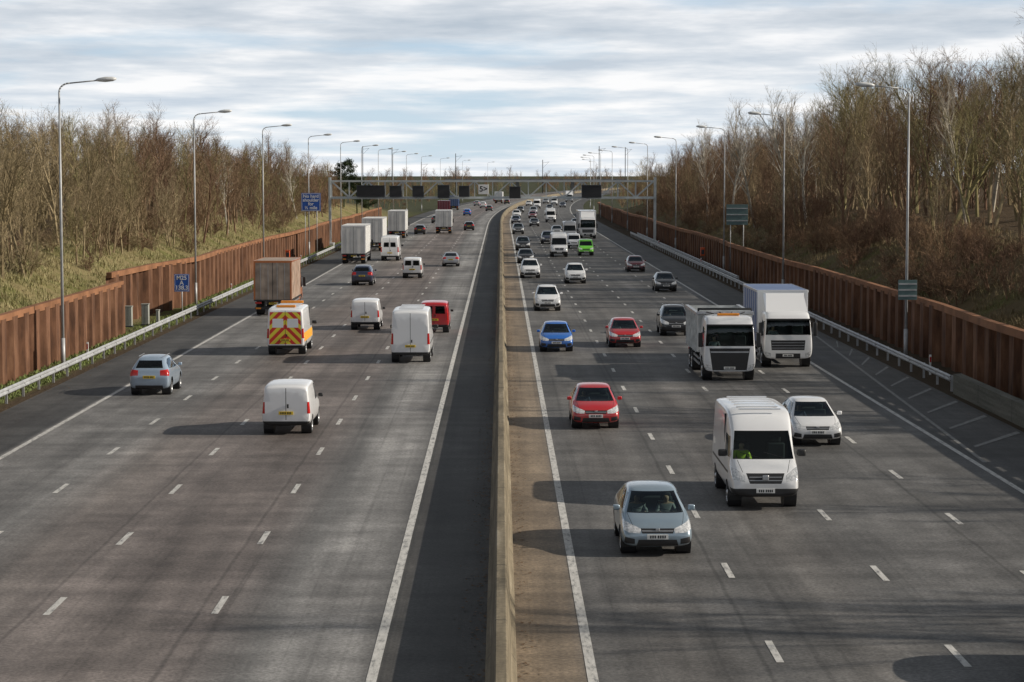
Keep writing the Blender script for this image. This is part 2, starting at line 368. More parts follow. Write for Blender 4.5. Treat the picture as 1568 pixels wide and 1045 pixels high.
def lorry(name,L,H,kind='box',W=1.25,cabH=2.75):
    bm=bmesh.new()
    h=L/2; yc=h-1.15
    cab(bm,yc,1.2,cabH,kind!='box')
    rearY=-h; fr=yc-1.12
    for sg in (-1,1):
        a,b=sorted((sg*.35,sg*.45)); box(bm,a,b,rearY+.1,yc-.5,.75,1.0,PL)
    if kind=='box':
        vs=box(bm,-1.02,1.02,yc-.85,yc+.55,cabH-.06,H-.1,0,0)
        for v in vs:
            if v.co.y>yc and v.co.z>cabH+.05: v.co.y-=.95; v.co.x*=.9
        box(bm,-W,W,rearY,fr,1.05,H,AC,.03)
        for sg in (-1,1):
            a,b=sorted((sg*(W-.10),sg*(W+.015))); box(bm,a,b,rearY-.02,rearY+.1,1.0,H+.015,0)
            k=rearY+.6
            while k<fr-.2:
                a,b=sorted((sg*(W+.002),sg*(W+.02))); box(bm,a,b,k,k+.05,1.15,H-.12,0); k+=.9
            a,b=sorted((sg*(W+.002),sg*(W+.03))); box(bm,a,b,rearY+.1,fr,1.0,1.12,PL); box(bm,a,b,rearY+.1,fr,H-.1,H+.012,0)
        box(bm,-W+.1,W-.1,rearY-.02,rearY-.001,H-.12,H+.015,0)
        box(bm,-W,W,fr-.02,fr+.02,1.05,H+.02,0,.01)
        box(bm,-.015,.015,rearY-.012,rearY-.001,1.1,H-.12,PL)
        for x in (-.8,-.3,.3,.8): beam(bm,(x,rearY-.03,1.1),(x,rearY-.03,H-.15),.022,RIM)
        box(bm,-W,W,rearY-.03,rearY+.1,.98,1.08,PL)
    else:
        box(bm,-W+.02,W-.02,rearY+.3,fr,1.15,1.25,AC)
        for sg in (-1,1):
            a,b=sorted((sg*(W-.06),sg*W)); box(bm,a,b,rearY+.1,fr,1.15,H,AC)
            k=rearY+.3
            while k<fr-.1:
                a,b=sorted((sg*W,sg*(W+.07))); box(bm,a,b,k,k+.1,1.1,H-.06,AC); k+=.75
            a,b=sorted((sg*(W-.08),sg*(W+.09))); box(bm,a,b,rearY,fr,H-.08,H+.04,RIM)
        box(bm,-W+.06,W-.06,fr-.07,fr,1.15,H+.15,AC)
        box(bm,-W+.06,W-.06,rearY+.1,rearY+.17,1.15,H,AC)
        box(bm,-W-.05,W+.05,fr-.1,fr+.25,H+.0,H+.10,RIM)
        for x in (-.9,-.3,.3,.9): beam(bm,(x,fr+.2,H+.08),(x*.7,fr+1.0,cabH+.05),.04,PL)
        lathe_x(bm,-W,fr-.25,H+.12,[(.12,0,TY),(.12,2*W,TY)],12,1)
        box(bm,-.5,.5,yc+.2,yc+.4,cabH,cabH+.1,AM,.02)
    ax=[rearY+1.5] if L<9 else [rearY+1.3,rearY+2.6]
    if kind!='box': ax=[rearY+1.2,rearY+2.5]
    for y in ax:
        for sg in (-1,1): wheel(bm,sg*(W-.03),y,.5,.5,sg,RIM,False)
        box(bm,-W+.6,W-.6,y-.08,y+.08,.42,.58,PL)
    for sg in (-1,1):
        a,b=sorted((sg*(W-.12),sg*(W-.06)))
        for zz in (.55,.8): box(bm,a,b,rearY+3.3 if len(ax)>1 else rearY+2.2,fr-.2,zz,zz+.1,RIM)
    box(bm,-W+.05,W-.05,rearY+.15,rearY+.25,.42,.58,PL)
    for sg in (-1,1):
        a,b=sorted((sg*(W-.5),sg*(W-.08))); box(bm,a,b,rearY+.02,rearY+.10,.80,.93,TL)
        a,b=sorted((sg*(W-.45),sg*(W-.1))); box(bm,a,b,rearY+.12,rearY+.149,.45,.55,AM)
        a,b=sorted((sg*.5,sg*.6)); box(bm,a,b,rearY+.15,rearY+.3,.5,1.0,PL)
    plate(bm,rearY+.08,.82,PY,-1)
    fin(bm,name)
lorry('boxlorry_t',8.5,3.65); lorry('artic_t',11.5,4.0,cabH=3.1); lorry('tipper_t',8.6,2.95,'tip',cabH=2.95)
def chevron():
    m,nt,b=nodes_mat('chevron_reflective'); N=nt.nodes;L=nt.links
    tc=N.new('ShaderNodeTexCoord'); sp=N.new('ShaderNodeSeparateXYZ'); L.new(tc.outputs['Object'],sp.inputs[0])
    ab=N.new('ShaderNodeMath'); ab.operation='ABSOLUTE'; L.new(sp.outputs[0],ab.inputs[0])
    ad=N.new('ShaderNodeMath'); ad.operation='ADD'; L.new(ab.outputs[0],ad.inputs[0]); L.new(sp.outputs[2],ad.inputs[1])
    a3=N.new('ShaderNodeMath'); a3.operation='ADD'; L.new(ad.outputs[0],a3.inputs[0]); L.new(sp.outputs[1],a3.inputs[1])
    mo=N.new('ShaderNodeMath'); mo.operation='PINGPONG'; mo.inputs[1].default_value=.24; L.new(a3.outputs[0],mo.inputs[0])
    gt=N.new('ShaderNodeMath'); gt.operation='GREATER_THAN'; gt.inputs[1].default_value=.12; L.new(mo.outputs[0],gt.inputs[0])
    mx=N.new('ShaderNodeMix'); mx.data_type='RGBA'; L.new(gt.outputs[0],mx.inputs[0]); mx.inputs[6].default_value=(.62,.03,.02,1); mx.inputs[7].default_value=(.8,.66,.05,1)
    L.new(mx.outputs[2],b.inputs['Base Color']); b.inputs['Roughness'].default_value=.5
    return m
CH=chevron()
PC={'white':M['white'],
 'silverblue':paint_mat('silver_blue_paint',(.30,.39,.47),.4),'red':paint_mat('red_paint',(.50,.010,.018)),'darkred':paint_mat('dark_red_paint',(.16,.012,.025)),
 'blue':paint_mat('blue_paint',(.01,.14,.55)),'black':paint_mat('black_paint',(.014,.015,.018),0,.15),'grey':paint_mat('grey_paint',(.10,.11,.12),.4),
 'silver':paint_mat('silver_paint',(.42,.43,.45),.6),'lightblue':paint_mat('light_blue_paint',(.33,.42,.53),.3),'green':paint_mat('lime_paint',(.16,.62,.03)),
 'navy':paint_mat('navy_paint',(.02,.03,.07)),'orange':paint_mat('orange_paint',(.48,.15,.04)),
 'curtain':simple('curtain_blue_grey',(.14,.20,.36),.6),'brown':simple('lorry_door_brown',(.38,.30,.24),.7,var=.4,scale=1.5),'cream':simple('box_white',(.74,.74,.72),.5,var=.15,scale=1),'grit':simple('tipper_body_grey',(.60,.62,.62),.5,var=.3),
 'bluebox':simple('box_blue',(.06,.10,.22),.5)}
def veh(name,t,x,y,away,paintc,acc=None):
    me=TPL[t].copy(); me.name=name
    me.materials[0]=PC[paintc]
    if acc: me.materials[8]=acc if not isinstance(acc,str) else PC[acc]
    o=bpy.data.objects.new(name,me); link(o)
    ext=max(v.co.y for v in me.vertices)
    lo=-min(v.co.y for v in me.vertices)
    if away: o.location=(x+bend(y),y+lo,.03); rot=0
    else: o.location=(x+bend(y),y+ext,.03); rot=math.pi
    slope=0 if y<400 else math.atan(1.6e-4*(y-400))
    o.rotation_euler=(0,0,rot-slope+random.uniform(-.006,.006))
    return o
HB,SV,MP,SA='hatchback_car','suv_car','mpv_car','saloon_car'
V=[
 (MP,'mpv_t',-14.95,94,1,'lightblue'),('small_panel_van','smallvan_t',-7.75,79.7,1,'white'),
 ('maintenance_van','chevvan_t',-11.2,115,1,'white',CH),('box_lorry','boxlorry_t',-15.1,147,1,'orange','brown'),
 ('small_panel_van','smallvan_t',-8.2,133.5,1,'white'),('panel_van','bigvan_t',-4.5,110,1,'white'),('small_panel_van','smallvan_win_t',-3.95,131,1,'red'),
 ('box_lorry','artic_t',-15.4,232,1,'white','cream'),('box_lorry','artic_t',-15.6,270,1,'white','cream'),('box_lorry','artic_t',-15.2,324,1,'white','cream'),
 ('panel_van','bigvan_win_t',-12,240,1,'white'),(SV,'suv_t',-11.7,187,1,'navy'),('small_panel_van','smallvan_win_t',-8,200,1,'white'),
 (SA,'saloon_t',-5.1,225,1,'silver'),(HB,'hatch_t',-12.6,345,1,'black'),('box_van','boxlorry_t',-9,349,1,'white','cream'),(HB,'hatch_t',-5.3,369,1,'black'),
 ('box_lorry','boxlorry_t',-12.6,473,1,'darkred','darkred'),(HB,'hatch_t',-8.4,500,1,'blue'),(HB,'hatch_t',-12.4,423,1,'grey'),('box_lorry','boxlorry_t',-14.6,575,1,'bluebox','bluebox'),
 (HB,'hatch_t',-5,560,1,'grey'),(SV,'suv_t',-8.4,610,1,'white'),('box_lorry','boxlorry_t',-8,705,1,'white','cream'),(HB,'hatch_t',-12,650,1,'silver'),(HB,'hatch_t',-4.8,690,1,'black'),
 (HB,'hatch_t',-12,760,1,'red'),
 (HB,'hatch_t',3.85,54.1,0,'silverblue'),('panel_van','bigvan_t',7.42,61.6,0,'white'),(HB,'hatch_t',10.95,76.2,0,'white'),(HB,'hatch_t',3.5,81.4,0,'red'),
 ('tipper_lorry','tipper_t',10.4,100.4,0,'white','grit'),('box_lorry','boxlorry_t',13.95,107.4,0,'white','curtain'),(SV,'suv_t',10.2,128.6,0,'black'),
 (HB,'hatch_t',6.75,120,0,'red'),(HB,'hatch_t',2.95,117,0,'blue'),(SV,'suv_t',3.2,152,0,'white'),(SV,'suv_t',6.4,190,0,'white'),(SV,'suv_t',2.65,200,0,'white'),
 (HB,'hatch_t',13.0,213,0,'darkred'),(HB,'hatch_t',13.2,177,0,'black'),('small_panel_van','smallvan_t',9.8,255,0,'green'),('box_lorry','artic_t',12.6,322,0,'white','grey'),
 ('panel_van','bigvan_t',6.6,251,0,'white'),(HB,'hatch_t',2.6,233,0,'black'),(SV,'suv_t',2.7,272,0,'black'),(SV,'suv_t',6.3,298,0,'navy'),('small_panel_van','smallvan_t',9.2,279,0,'white'),
 ('panel_van','bigvan_t',9.7,312,0,'silver'),(HB,'hatch_t',8.6,340,0,'silver'),(SV,'suv_t',2.7,346,0,'grey'),(SA,'saloon_t',6.0,397,0,'black'),(HB,'hatch_t',2.8,420,0,'navy'),
 ('panel_van','bigvan_t',9.6,430,0,'white'),(HB,'hatch_t',6.3,470,0,'darkred'),(SV,'suv_t',2.9,475,0,'white'),(HB,'hatch_t',3.2,540,0,'black'),(SV,'suv_t',6.5,520,0,'silver'),
 (HB,'hatch_t',10,500,0,'white'),('panel_van','bigvan_t',6.6,600,0,'white'),(HB,'hatch_t',10.2,570,0,'black'),(HB,'hatch_t',3.2,650,0,'white'),('panel_van','bigvan_t',10.5,660,0,'white'),(SV,'suv_t',7,700,0,'silver'),
 (SA,'saloon_t',13.4,395,0,'silver'),(HB,'hatch_t',13.4,620,0,'navy'),('box_lorry','boxlorry_t',13.6,740,0,'white','cream'),
 (HB,'hatch_t',11.1,38.6,0,'black')]
VO=[veh(*v) for v in V]
# ------------------------------------------------------------ drivers
def driver_mesh(top,leg):
    pts=[(0,0,.10),(0,-.06,.26),(0,-.09,.42),(0,-.07,.54),(0,-.04,.62),(0,-.02,.72),
         (.17,-.08,.46),(.25,.06,.26),(.17,.36,.34),(-.17,-.08,.46),(-.25,.06,.26),(-.17,.36,.34),
         (.10,.02,.09),(.15,.42,.16),(.15,.55,-.22),(-.10,.02,.09),(-.15,.42,.16),(-.15,.55,-.22)]
    ed=[(0,1),(1,2),(2,3),(3,4),(4,5),(2,6),(6,7),(7,8),(2,9),(9,10),(10,11),(0,12),(12,13),(13,14),(0,15),(15,16),(16,17)]
    rad=[.14,.135,.15,.055,.085,.085,.075,.05,.035,.075,.05,.035,.09,.07,.05,.09,.07,.05]
    me=bpy.data.meshes.new('d'); me.from_pydata(pts,ed,[]); o=bpy.data.objects.new('d',me); COL.objects.link(o)
    try:
        o.modifiers.new('k','SKIN')
        for sv,r in zip(me.skin_vertices[0].data,rad): sv.radius=(r,r)
        me.skin_vertices[0].data[0].use_root=True
        s=o.modifiers.new('s','SUBSURF'); s.levels=2
        dg=bpy.context.evaluated_depsgraph_get(); dg.update(); m2=bpy.data.meshes.new_from_object(o.evaluated_get(dg))
    except Exception as ex:
        print('skin',ex); bpy.data.objects.remove(o); return None
    bpy.data.objects.remove(o)
    m2.materials.clear()
    for q in (top,SKIN,HAIR,leg): m2.materials.append(q)
    for p in m2.polygons:
        c=p.center; p.use_smooth=True
        if c.z>.55: p.material_index=2 if (c.z>.735 or c.y<-.075) else 1
        elif c.z>.5: p.material_index=1
        elif c.y>.30 and abs(c.x)>.05 and c.z>.27: p.material_index=1
        elif c.z<.2 and c.y>.08: p.material_index=3
    return m2
SKIN=simple('skin',(.48,.30,.22),.6,var=.08); HAIR=simple('hair',(.04,.028,.02),.8); JEAN=simple('trousers',(.03,.04,.07),.9)
DT=[driver_mesh(simple('shirt_dark',(.05,.06,.10),.9),JEAN),driver_mesh(simple('hi_vis',(.55,.70,.04),.8),JEAN),driver_mesh(simple('shirt_grey',(.30,.30,.31),.9),JEAN)]
def seat_person(v,x,y,z,k,nm='driver'):
    if DT[k] is None: return
    o=bpy.data.objects.new(nm,DT[k]); link(o,v); o.location=(x,y,z)
for v in VO:
    if v.location.y>215: continue
    n=v.name.split('.')[0]; k=random.choice((0,2))
    if n in ('hatchback_car',): seat_person(v,.37,-.02,.50,k)
    elif n in ('suv_car','mpv_car'): seat_person(v,.38,-.02,.62,k)
    elif n=='panel_van': seat_person(v,.5,1.2,.98,1)
    elif n=='small_panel_van': seat_person(v,.38,.27,.66,k)
    elif n in('tipper_lorry','box_lorry'): seat_person(v,.6,8.55/2-1.15+.0,1.22,2)
seat_person(VO[27],-.37,-.02,.50,2,'passenger')
# ------------------------------------------------------------ ribbons with lateral/along uv
def ribbon_mesh(name,cross,zs,mat,h=None,closed=False,follow=True):
    bm=bmesh.new(); uv=bm.loops.layers.uv.new('UVMap')
    rows=[]
    for z in zs:
        b=bend(z)
        rows.append([(bm.verts.new((u+b,z,hh if h is None else hh+h(u,z))),u,z) for u,hh in cross])
    for a,b in zip(rows[:-1],rows[1:]):
        n=len(a)
        for i in range(n if closed else n-1):
            j=(i+1)%n
            q=(a[i],a[j],b[j],b[i])
            f=bm.faces.new([t[0] for t in q])
            for lp,t in zip(f.loops,q): lp[uv].uv=(t[1],t[2])
    if closed:
        bm.faces.new([t[0] for t in rows[0]]); bm.faces.new([t[0] for t in rows[-1]][::-1]); bmesh.ops.recalc_face_normals(bm,faces=bm.faces)
    me=bpy.data.meshes.new(name); bm.to_mesh(me); bm.free(); me.materials.append(mat)
    o=bpy.data.objects.new(name,me); link(o); return o
def frange(a,b,s):
    out=[];x=a
    while x<b-1e-6: out.append(x); x+=s
    out.append(b); return out
def uvnodes(nt):
    N=nt.nodes;L=nt.links
    t=N.new('ShaderNodeTexCoord'); s=N.new('ShaderNodeSeparateXYZ'); L.new(t.outputs['UV'],s.inputs[0])
    return t.outputs['UV'],s.outputs[0],s.outputs[1]
def mapn(nt,vec,sc,loc=(0,0,0)):
    m=nt.nodes.new('ShaderNodeMapping'); m.inputs['Scale'].default_value=sc; m.inputs['Location'].default_value=loc; nt.links.new(vec,m.inputs[0]); return m.outputs[0]
def noise(nt,vec,scale,detail=5,rough=.55):
    n=nt.nodes.new('ShaderNodeTexNoise'); n.inputs['Scale'].default_value=scale; n.inputs['Detail'].default_value=detail; n.inputs['Roughness'].default_value=rough
    nt.links.new(vec,n.inputs['Vector']); return n.outputs['Fac']
def ramp(nt,fac,stops):
    r=nt.nodes.new('ShaderNodeValToRGB'); e=r.color_ramp.elements
    while len(e)<len(stops): e.new(.5)
    for k,(p,c) in zip(e,stops): k.position=p; k.color=(*c,1) if len(c)==3 else c
    nt.links.new(fac,r.inputs[0]); return r.outputs[0]
def mixc(nt,fac,a,b,mode='MIX'):
    m=nt.nodes.new('ShaderNodeMix'); m.data_type='RGBA'; m.blend_type=mode
    for s,v in ((m.inputs[0],fac),(m.inputs[6],a),(m.inputs[7],b)):
        if hasattr(v,'is_linked') or hasattr(v,'links'): nt.links.new(v,s)
        elif isinstance(v,tuple): s.default_value=(*v,1) if len(v)==3 else v
        else: s.default_value=v
    return m.outputs[2]
def maprange(nt,v,a,b,c,d):
    m=nt.nodes.new('ShaderNodeMapRange'); nt.links.new(v,m.inputs[0])
    for i,x in zip((1,2,3,4),(a,b,c,d)): m.inputs[i].default_value=x
    return m.outputs[0]
m,nt,b=nodes_mat('asphalt'); uv,u,v=uvnodes(nt)
fu=maprange(nt,u,-20,20,0,1)
def g(x,r=1.0,gg=1.0,bb=1.0): return (x*r,x*gg,x*bb)
P=lambda u:(u+20)/40
stops=[]
K=1.75
def st(u,c): stops.append((P(u),c))
def k_(x,r=1.0,gg=1.0,bb=1.0): return g(x*K,r*1.02,gg,bb*.98)
st(-20,g(.062,1.04,1,.95));st(-16.85,g(.06));st(-16.8,k_(.10));st(-15.0,k_(.082));st(-13.3,k_(.095));st(-11.5,k_(.080,1.08,.98,.93));st(-9.8,k_(.092,1.10,.98,.94));st(-7.9,k_(.070,1.10,.97,.92));
st(-6.2,k_(.082,1.10,.98,.94));st(-4.9,k_(.078));st(-4.3,k_(.128));st(-3.1,k_(.128));st(-2.7,k_(.085));st(-2.25,g(.055,1.05,1,.95));st(-.4,g(.042,1.05,1,.95))
st(.35,k_(.095,1.28,1,.70));st(1.5,k_(.095,1.22,1,.76));st(1.75,k_(.062));st(3.5,k_(.072,1.03,1,.97));st(5.4,k_(.060));st(7.2,k_(.074,1.03,1,.97));st(9,k_(.058));st(10.8,k_(.068));st(12.4,k_(.058));st(15.4,k_(.062));st(15.7,g(.058));st(19,g(.062,1.06,1,.94))
base=ramp(nt,fu,stops)
n1=noise(nt,mapn(nt,uv,(1.1,.035,1)),1,7,.6)
n2=noise(nt,mapn(nt,uv,(.20,.09,1)),1,6,.62)
n3=noise(nt,uv,11,4,.7)
n4=noise(nt,mapn(nt,uv,(3.2,.014,1)),1,4,.6)
n5=noise(nt,mapn(nt,uv,(.05,.45,1),(3,9,0)),1,5,.6)
n6=noise(nt,uv,.9,6,.7)
c=mixc(nt,1.0,base,ramp(nt,n1,[(.3,g(.70)),(.5,g(.97)),(.72,g(1.28))]),'MULTIPLY')
c=mixc(nt,1.0,c,ramp(nt,n2,[(.33,(.68,.67,.67)),(.52,g(1)),(.68,g(1.38))]),'MULTIPLY')
c=mixc(nt,1.0,c,ramp(nt,n5,[(.33,g(.76)),(.5,g(1)),(.68,g(1.24))]),'MULTIPLY')
c=mixc(nt,1.0,c,ramp(nt,n3,[(.32,g(.60)),(.68,g(1.4))]),'MULTIPLY')
c=mixc(nt,1.0,c,ramp(nt,n6,[(.32,g(.76)),(.68,g(1.24))]),'MULTIPLY')
c=mixc(nt,1.0,c,ramp(nt,n4,[(.33,g(.78)),(.42,g(1)),(.7,g(1.06))]),'MULTIPLY')
for uj in (-6.45,-10.05,5.15,12.15,-2.2):
    d1=nt.nodes.new('ShaderNodeMath'); d1.operation='SUBTRACT'; nt.links.new(u,d1.inputs[0]); d1.inputs[1].default_value=uj
    wob=nt.nodes.new('ShaderNodeMath'); wob.operation='MULTIPLY_ADD'; nt.links.new(noise(nt,mapn(nt,uv,(0,.35,1)),1,3,.6),wob.inputs[0]); wob.inputs[1].default_value=.14; nt.links.new(d1.outputs[0],wob.inputs[2])
    ab=nt.nodes.new('ShaderNodeMath'); ab.operation='ABSOLUTE'; nt.links.new(wob.outputs[0],ab.inputs[0])
    c=mixc(nt,1.0,c,ramp(nt,maprange(nt,ab.outputs[0],.02,.07,0,1),[(0,g(.68)),(1,g(1))]),'MULTIPLY')
nt.links.new(c,b.inputs['Base Color']); b.inputs['Roughness'].default_value=.68; b.inputs['Specular IOR Level'].default_value=.3
bp=nt.nodes.new('ShaderNodeBump'); bp.inputs['Strength'].default_value=.35; bp.inputs['Distance'].default_value=.012; nt.links.new(noise(nt,uv,36,3,.7),bp.inputs['Height']); nt.links.new(bp.outputs[0],b.inputs['Normal'])
ROAD=m
ZS=frange(-60,400,20)+frange(420,1500,20)
ribbon_mesh('road',[(x,.022) for x in (-19.8,-16.6,-9.7,-2.4,0,2,9,15.5,19.1)],ZS,ROAD)
def rpaint(name,lo,mid,hi):
    m,nt,b=nodes_mat(name); uv,u,v=uvnodes(nt)
    nn=noise(nt,mapn(nt,uv,(6,1.5,1)),1.2,8,.75)
    c=ramp(nt,nn,[(.38,g(lo)),(.47,g(mid,1,.98,.93)),(.7,g(hi,1,.98,.94))]); nt.links.new(c,b.inputs['Base Color']); b.inputs['Roughness'].default_value=.6
    return m
RP=rpaint('road_paint',.18,.48,.68); RW=rpaint('worn_road_paint',.08,.15,.26)
def marks(name,quads,mat,h=.030):
    bm=bmesh.new(); uvl=bm.loops.layers.uv.new('UVMap')
    for pts in quads:
        vs=[bm.verts.new((p[0]+bend(p[1]),p[1],h)) for p in pts]
        f=bm.faces.new(vs)
        for lp,p in zip(f.loops,pts): lp[uvl].uv=p
    me=bpy.data.meshes.new(name); bm.to_mesh(me); bm.free(); me.materials.append(mat); link(bpy.data.objects.new(name,me))
Q=[]
for u0,wd in ((-2.42,.2),(-16.62,.18),(1.72,.2),(15.5,.18)):
    for a,b2 in zip(ZS[:-1],ZS[1:]):
        if a>1300: break
        Q.append([(u0-wd/2,a),(u0+wd/2,a),(u0+wd/2,b2),(u0-wd/2,b2)])
for u0,ph in ((-6.15,57.1),(-9.74,57.0),(-13.2,57.2),(5.4,61.3),(8.95,60.9),(12.4,60.2)):
    z=ph-45
    while z<900:
        Q.append([(u0-.075,z-1),(u0+.075,z-1),(u0+.075,z+1),(u0-.075,z+1)]); z+=9
marks('road_markings',Q,RP)
Q=[[(15.75,72),(15.9,72),(18.55,132),(18.4,132)]]
z=76
while z<150:
    lx=15.9+(z-72)*.044
    if lx<18.2: Q.append([(lx+.3,z),(lx+.3,z+.4),(18.9,z+4.8),(18.9,z+4.2)])
    z+=5.5
marks('hatched_markings',Q,RW,.034)
# ------------------------------------------------------------ terrain
def ss(a,b,x):
    t=max(0,min(1,(x-a)/(b-a))); return t*t*(3-2*t)
def gz(u,z):
    au=-u if u<0 else u
    s0=24.4 if u<0 else 22.6
    f=1-ss(430,600,z)*(.9)
    hgt=0
    if au>s0:
        A_=4.8 if u<0 else 5.2
        hgt=A_*ss(s0-2,s0+13,au)-A_*ss(s0-2,s0+13,s0)
        hgt+=max(0,min(au,120)-s0-8)*(.04 if u<0 else .07)
        hgt+=.25*math.sin(z*.07+u*.3)*ss(s0,s0+6,au)+.15*math.sin(z*.23+u)*ss(s0,s0+4,au)
    if au>20.3 and au<=s0: hgt=.05*math.sin(z*.3)*.5
    return hgt*f
us=[-2500,-1200,-500,-250,-120,-80,-60,-50,-44]+frange(-40,-23,1)+[-22,-20.5,-19.5,-10,0,10,18.8,20,21,22]+frange(23,40,1)+[44,50,60,80,120,250,500,1200,2500]
zs=frange(-150,0,50)+frange(6,620,6)+frange(660,1500,40)+[1800,2300,3000,4500,7000]
m,nt,b=nodes_mat('ground_grass'); uv,u,v=uvnodes(nt)
n1=noise(nt,uv,.22,6,.65); n2=noise(nt,uv,2.2,6,.7)
straw=mixc(nt,n2,(.14,.11,.05),(.32,.27,.14))
green=mixc(nt,n2,(.085,.09,.028),(.19,.19,.065))
brown=mixc(nt,n2,(.09,.068,.036),(.21,.16,.09))
grL=mixc(nt,ramp(nt,n1,[(.47,(0,0,0)),(.62,(1,1,1))]),straw,green)
grR=mixc(nt,ramp(nt,n1,[(.50,(0,0,0)),(.66,(1,1,1))]),brown,green)
gr=mixc(nt,maprange(nt,u,-5,5,0,1),grL,grR)
lit=mixc(nt,n2,(.05,.036,.022),(.13,.092,.058))
au=nt.nodes.new('ShaderNodeMath'); au.operation='ABSOLUTE'; nt.links.new(u,au.inputs[0])
c=mixc(nt,maprange(nt,au.outputs[0],31,36,0,1),gr,lit)
ver=mixc(nt,maprange(nt,n1,.4,.6,0,1),(.11,.09,.045),(.11,.15,.04))
vl=maprange(nt,u,-20.8,-20.2,1,0)
verge=mixc(nt,vl,(.08,.06,.04),ver)
c=mixc(nt,maprange(nt,au.outputs[0],22.8,23.6,0,1),verge,c)
far=mixc(nt,n1,(.045,.055,.03),(.075,.075,.045))
c=mixc(nt,maprange(nt,v,460,560,0,1),c,far)
nt.links.new(c,b.inputs['Base Color']); b.inputs['Roughness'].default_value=.95; b.inputs['Specular IOR Level'].default_value=.1
bp=nt.nodes.new('ShaderNodeBump'); bp.inputs['Distance'].default_value=.2; nt.links.new(n2,bp.inputs['Height']); nt.links.new(bp.outputs[0],b.inputs['Normal'])
ribbon_mesh('ground',[(x,0) for x in us],zs,m,h=gz)
# ------------------------------------------------------------ central barrier
def conc(name,c0,c1,c2):
    m,nt,b=nodes_mat(name); tcg=nt.nodes.new('ShaderNodeTexCoord')
    n1=noise(nt,mapn(nt,tcg.outputs['Object'],(3,.25,6)),1,6,.6); n2=noise(nt,tcg.outputs['Object'],9,4,.6)
    c=ramp(nt,n1,[(.3,c0),(.55,c1),(.75,c2)]); c=mixc(nt,1.0,c,ramp(nt,n2,[(.3,g(.7)),(.7,g(1.15))]),'MULTIPLY')
    sp=nt.nodes.new('ShaderNodeSeparateXYZ'); nt.links.new(tcg.outputs['Object'],sp.inputs[0])
    mo=nt.nodes.new('ShaderNodeMath'); mo.operation='PINGPONG'; mo.inputs[1].default_value=3; nt.links.new(sp.outputs[1],mo.inputs[0])
    c=mixc(nt,1.0,c,ramp(nt,maprange(nt,mo.outputs[0],.0,.06,0,1),[(0,g(.35)),(1,g(1))]),'MULTIPLY')
    nt.links.new(c,b.inputs['Base Color']); b.inputs['Roughness'].default_value=.9
    return m
CONC=conc('barrier_concrete',(.10,.082,.052),(.20,.165,.11),(.30,.26,.19)); CONC2=conc('parapet_concrete',(.08,.08,.06),(.14,.135,.11),(.2,.19,.16))
prof=[(-.30,.02),(-.30,.10),(-.20,.28),(-.12,.90),(-.09,.93),(.09,.93),(.12,.90),(.20,.28),(.30,.10),(.30,.02)]
ribbon_mesh('concrete_median_barrier',prof,ZS,CONC,closed=True)
ribbon_mesh('concrete_parapet',[(19.45,.0),(19.45,.85),(19.8,.88),(19.95,.8),(19.95,.0)],frange(-20,95,4),CONC2,closed=True)
# ------------------------------------------------------------ guard rails
def guard(u,z0,z1,face):
    name='guard_rail'
    zsl=frange(z0,z1,3.2)
    wprof=[(0,.42),(.05,.47),(.05,.52),(0,.57),(.05,.62),(.05,.67),(0,.72)]
    bm=bmesh.new()
    rows=[]
    for z in zsl:
        b_=bend(z); rows.append([bm.verts.new((u+face*(x+.06)+b_,z,h)) for x,h in wprof]+[bm.verts.new((u+face*(x+.045)+b_,z,h)) for x,h in wprof[::-1]])
        box(bm,u-.05+b_,u+.05+b_,z-.03,z+.03,-.1,.72,0)
        box(bm,min(u,u+face*.11)+b_,max(u,u+face*.11)+b_,z-.05,z+.05,.5,.62,0)
    for a,c in zip(rows[:-1],rows[1:]):
        n=len(a)
        for i in range(n): bm.faces.new((a[i],a[(i+1)%n],c[(i+1)%n],c[i]))
    bm.faces.new(rows[0]);bm.faces.new(rows[-1][::-1])
    bmesh.ops.recalc_face_normals(bm,faces=bm.faces)
    me=bpy.data.meshes.new(name); bm.to_mesh(me); bm.free(); me.materials.append(M['steel']); link(bpy.data.objects.new(name,me))
guard(-20.3,30,305,1); guard(19.6,96,335,-1); guard(20.35,190,330,-1)
